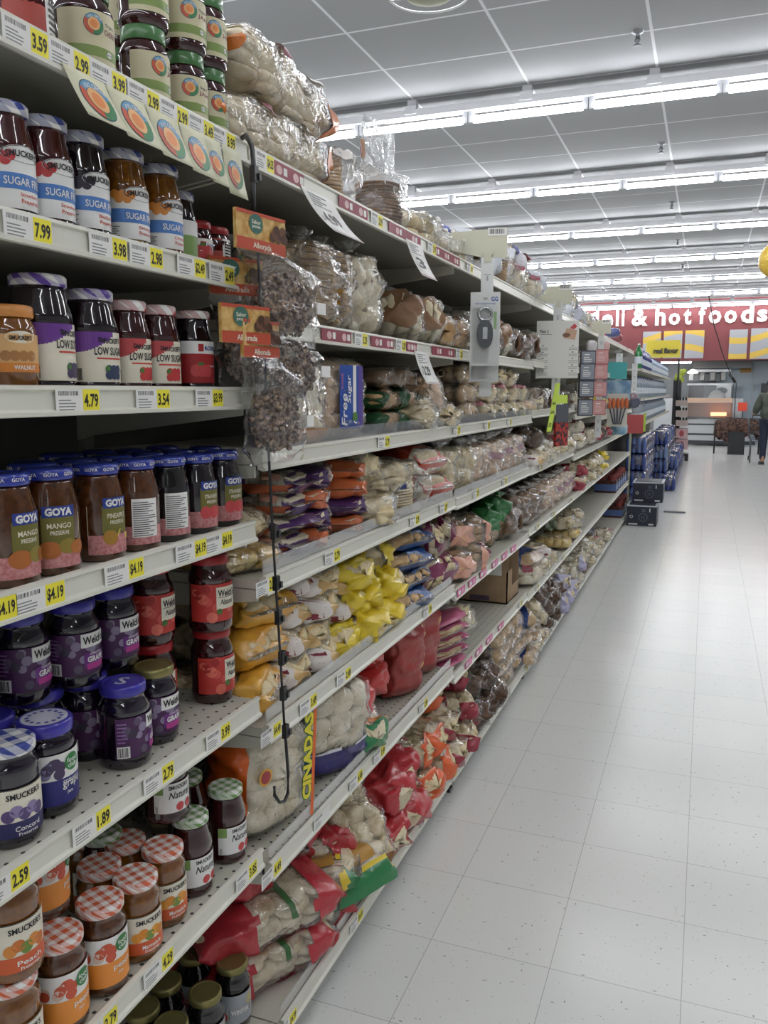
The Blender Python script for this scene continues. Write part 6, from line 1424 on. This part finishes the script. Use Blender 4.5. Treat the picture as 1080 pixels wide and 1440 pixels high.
# covered table, black crate, cart
p = ony(1036, 606, 22.0)
CLOTH = noisy('floral_cloth', '2a1d19', '74564a', 18, .8, lo=.40, hi=.62)
t = empty('covered_table', (p.x, 22.2, 0)); m = MB(); vs = []; fs = []; N1, N2 = 10, 40; a = ony(1006, 588, 22).x - p.x; b = ony(1070, 588, 22).x - p.x; H1 = p.z + .30
for i in range(N1 + 1):
    for j in range(N2):
        th = 2 * PI * j / N2; k = i / N1; r_ = (b - a) / 2 * (.55 + .45 * min(1, k * 2.2)); z = H1 - .02 * k - max(0, k - .3) * (.62 + .14 * math.sin(3 * th + 1)); w_ = .03 * math.sin(9 * th) * k
        vs.append(((a + b) / 2 + (r_ + w_) * spow(math.cos(th), .7), (r_ * .6 + w_) * spow(math.sin(th), .7), z))
m.add(vs, [(i * N2 + j, i * N2 + (j + 1) % N2, (i + 1) * N2 + (j + 1) % N2, (i + 1) * N2 + j) for i in range(N1) for j in range(N2)] + [tuple(range(N2))], CLOTH, True); m.build('tablecloth', t)
for sx in (-.5, .5):
    m = MB(); m.tube([((a + b) / 2 + sx, -.1, 0), ((a + b) / 2 + sx, -.1, H1 - .1)], .018, BLKM, 8); m.build('leg', t)
tag(t, 'display table under a dark brown floral cloth near the deli', 'table')
a = ony(1023, 637, 21.8); b = ony(1048, 608, 21.8); m = MB(); m.box(a.x, 21.8, 0, b.x, 22.3, b.z, flat('crate_black', '2c2d2f', .5), .02); tag(m.build('black_crate'), 'black crate standing under the floral cloth', 'crate')
# shopping cart in front of the person
p = ony(1056, 620, 19.4); t = empty('shopping_cart', (p.x, 19.4, 0)); CT = flat('cart_wire', '5c5f63', .35, .6)
m = MB(); 
for i in range(9): y = i * .09; m.tube([(-.02 + .28 * 0, y, .50 + .0), (-.05, y, .92)], .006, CT, 5); m.tube([(.44, y, .50), (.47, y, .92)], .006, CT, 5)
for z_, e in ((.50, 0), (.64, .01), (.78, .02), (.92, .03)): m.tube([(-.02 - e, 0, z_), (-.02 - e, .76, z_), (.44 + e, .76, z_), (.44 + e, 0, z_), (-.02 - e, 0, z_)], .007, CT, 5)
m.build('basket', t); m = MB(); m.tube([(.0, 0, .92), (0, -.12, 1.02), (.42, -.12, 1.02), (.42, 0, .92)], .014, BLKM, 8); m.build('handle', t)
m = MB(); m.tube([(0, 0, .5), (0, .02, .12), (.02, .72, .12), (.02, .74, .5)], .012, CT, 6); m.tube([(.42, 0, .5), (.42, .02, .12), (.40, .72, .12), (.40, .74, .5)], .012, CT, 6); m.build('frame', t)
for q in ((0, .02), (0, .72), (.42, .02), (.42, .72)):
    m = MB(); m.lathe([(.02, -.012), (.055, -.01), (.055, .01), (.02, .012)], BLKM, 14); m.v = [(q[0] + z, q[1] + x, .058 + y) for x, y, z in m.v]; m.build('wheel', t)
tag(t, 'grey wire shopping cart pushed by the person', 'shopping cart')

# ------------------------------------------------------------------ the person (seen from behind, at the right edge)
def skin(name, joints, edges, mat, parent, sub=2, root=0):
    me = bpy.data.meshes.new(name); me.from_pydata([j[:3] for j in joints], edges, []); o = bpy.data.objects.new(name, me); COL.objects.link(o); o.parent = parent
    md = o.modifiers.new('skin', 'SKIN'); md.use_smooth_shade = True
    for v, j in zip(me.skin_vertices[0].data, joints): v.radius = (j[3], j[4] if len(j) > 4 else j[3])
    me.skin_vertices[0].data[root].use_root = True
    s = o.modifiers.new('sub', 'SUBSURF'); s.levels = sub; s.render_levels = sub; me.materials.append(mat); return o
pp = onz(1080, 650, 0); PX, PY = pp.x - .07, 19.0
t = empty('person', (PX, PY, 0), math.radians(8)); SKN = flat('skin', 'b98a6c', .55)
J = [(0, 0, .98, .15, .11), (0, 0, 1.15, .15, .105), (0, .01, 1.34, .17, .11), (0, .01, 1.46, .08, .07), (0, .03, 1.54, .052), (0, .05, 1.62, .075, .09), (0, .05, 1.72, .07, .085),
     (.17, .0, 1.42, .06), (.25, .03, 1.20, .05), (.24, .22, 1.07, .042), (.22, .36, 1.05, .03), (-.17, 0, 1.42, .06), (-.25, .03, 1.20, .05), (-.24, .22, 1.07, .042), (-.22, .36, 1.05, .03),
     (.09, 0, .88, .09), (.10, .03, .50, .062), (.10, -.03, .10, .042), (.10, .02, .045, .042, .035), (.10, .14, .035, .035, .028), (-.09, 0, .88, .09), (-.10, -.01, .50, .062), (-.11, -.10, .11, .042), (-.11, -.06, .045, .042, .035), (-.11, .06, .035, .035, .028)]
ED = [(0, 1), (1, 2), (2, 3), (3, 4), (4, 5), (5, 6), (2, 7), (7, 8), (8, 9), (9, 10), (2, 11), (11, 12), (12, 13), (13, 14), (0, 15), (15, 16), (16, 17), (17, 18), (18, 19), (0, 20), (20, 21), (21, 22), (22, 23), (23, 24)]
skin('body', J, ED, SKN, t)
g = lambda ids, r: [tuple(J[i][:3]) + tuple(q + r for q in J[i][3:]) for i in ids]
jk = g([0, 1, 2, 3, 7, 8, 9, 11, 12, 13], .030); jk[0] = (0, 0, .86, .215, .17); jk[1] = (0, 0, 1.12, .20, .16); skin('jacket', jk, [(0, 1), (1, 2), (2, 3), (2, 4), (4, 5), (5, 6), (2, 7), (7, 8), (8, 9)], noisy('jacket_green', '4c5048', '5c6056', 12, .8, .2), t)
tr = g([0, 15, 16, 17, 20, 21, 22], .022); tr[0] = (0, 0, .96, .17, .13); tr[3] = (.10, -.01, .07, .062); tr[6] = (-.11, -.08, .08, .062); skin('trousers', tr, [(0, 1), (1, 2), (2, 3), (0, 4), (4, 5), (5, 6)], flat('trousers_navy', '232a3c', .8), t)
for s, yy in ((.10, .05), (-.11, -.03)):
    m = MB(); m.ell((s, yy + .02, .04), (.05, .14, .045), flat('shoe_dark', '2a2a2e', .5), 14, 8, None, .8); m.box(s - .05, yy - .11, .0, s + .05, yy + .15, .018, flat('shoe_sole', '9a9a98', .6), .02); m.build('shoe', t)
m = MB(); m.ell((0, .035, 1.685), (.088, .095, .105), flat('hair_dark', '1f1a18', .7), 16, 12); m.ell((0, -.03, 1.60), (.06, .05, .08), flat('hair_dark', '1f1a18', .7), 12, 8); m.build('hair', t)
for s in (-1, 1):     # hands closed on the cart handle
    m = MB(); m.ell((s * .22, .385, 1.045), (.040, .045, .020), SKN, 12, 8); m.build('palm', t)
    for k in range(4):
        L_ = (.030, .034, .032, .026)[k]; x0 = s * .22 - .03 + k * .02
        m = MB(); m.tube([(x0, .41, 1.052), (x0, .41 + L_, 1.048), (x0, .418 + L_, 1.028), (x0, .41 + L_ * .5, 1.012)], [.009, .009, .008, .006], SKN, 8); m.build('finger', t)
    m = MB(); m.tube([(s * .22 - s * .035, .38, 1.04), (s * .22 - s * .045, .41, 1.02), (s * .22 - s * .03, .425, 1.008)], [.011, .010, .007], SKN, 8); m.build('thumb', t)
tag(t, 'person in grey-green jacket and navy trousers pushing a cart, seen from behind', 'person')

# yellow balloon, ceiling ornament, cardboard box
p = ony(1087, 366, 9.0); m = MB(); m.ell((0, 0, 0), (.13, .13, .155), flat('balloon_yellow', 'e6c04c', .3, coat=.4), 24, 16); m.lathe([(.004, -.16), (.012, -.175)], flat('balloon_yellow', 'e6c04c', .3), 8); o = m.build('balloon'); o.location = p; tag(o, 'yellow round balloon floating at the right edge', 'balloon')
p = ony(603, -8, 4.4); t = empty('hanging_ornament', p); m = MB(); m.ell((0, 0, 0), (.13, .13, .028), flat('ornament_olive', 'a3a58c', .5), 24, 8); m.build('disc', t)
m = MB(); m.tube([(.21 * math.cos(2 * PI * i / 32), .21 * math.sin(2 * PI * i / 32), 0) for i in range(33)], .006, flat('ornament_wire', 'e4e4e4', .3), 6); m.build('ring', t)
m = MB(); m.tube([(-.21, 0, 0), (.21, 0, 0)], .004, STL, 6); m.tube([(0, 0, 0), (0, 0, CZ - p.z)], .004, STL, 6); m.build('hanger', t); tag(t, 'round olive ceiling ornament with white ring, top of frame', 'ornament')
CB = noisy('cardboard', '9a7f62', 'ab9072', 8, .8); p = onx(706, 823, -.90); y0 = p.y - .18; zz = E - 1.03 - .006; y0 = 3.93
t = empty('cardboard_box', (-.975, y0, zz)); m = MB()
m.box(-.14, 0, 0, .11, .26, .006, CB); m.box(-.14, .254, 0, .11, .26, .26, CB); m.box(-.14, 0, 0, -.134, .26, .26, CB); m.box(-.14, 0, 0, .11, .006, .235, CB); m.box(.104, 0, 0, .11, .10, .16, CB); m.build('box', t)
m = MB(); m.box(.104, .10, 0, .11, .26, .07, CB); m.build('front_flap', t)
d = Decal(lambda u, v, o: (-.14 + u, -o, v), .001, .0006); d.rect(.06, .14, .22, .20, WHITE, 0); d.lines(.08, .15, .20, .19, 4, 1); d.rect(.06, .01, .16, .035, C('stamp_violet', '5a4a5c'), 0); d.build('shipping_label', t)
tag(t, 'open brown cardboard box with white shipping label on lower shelf', 'box')

finish_labels()
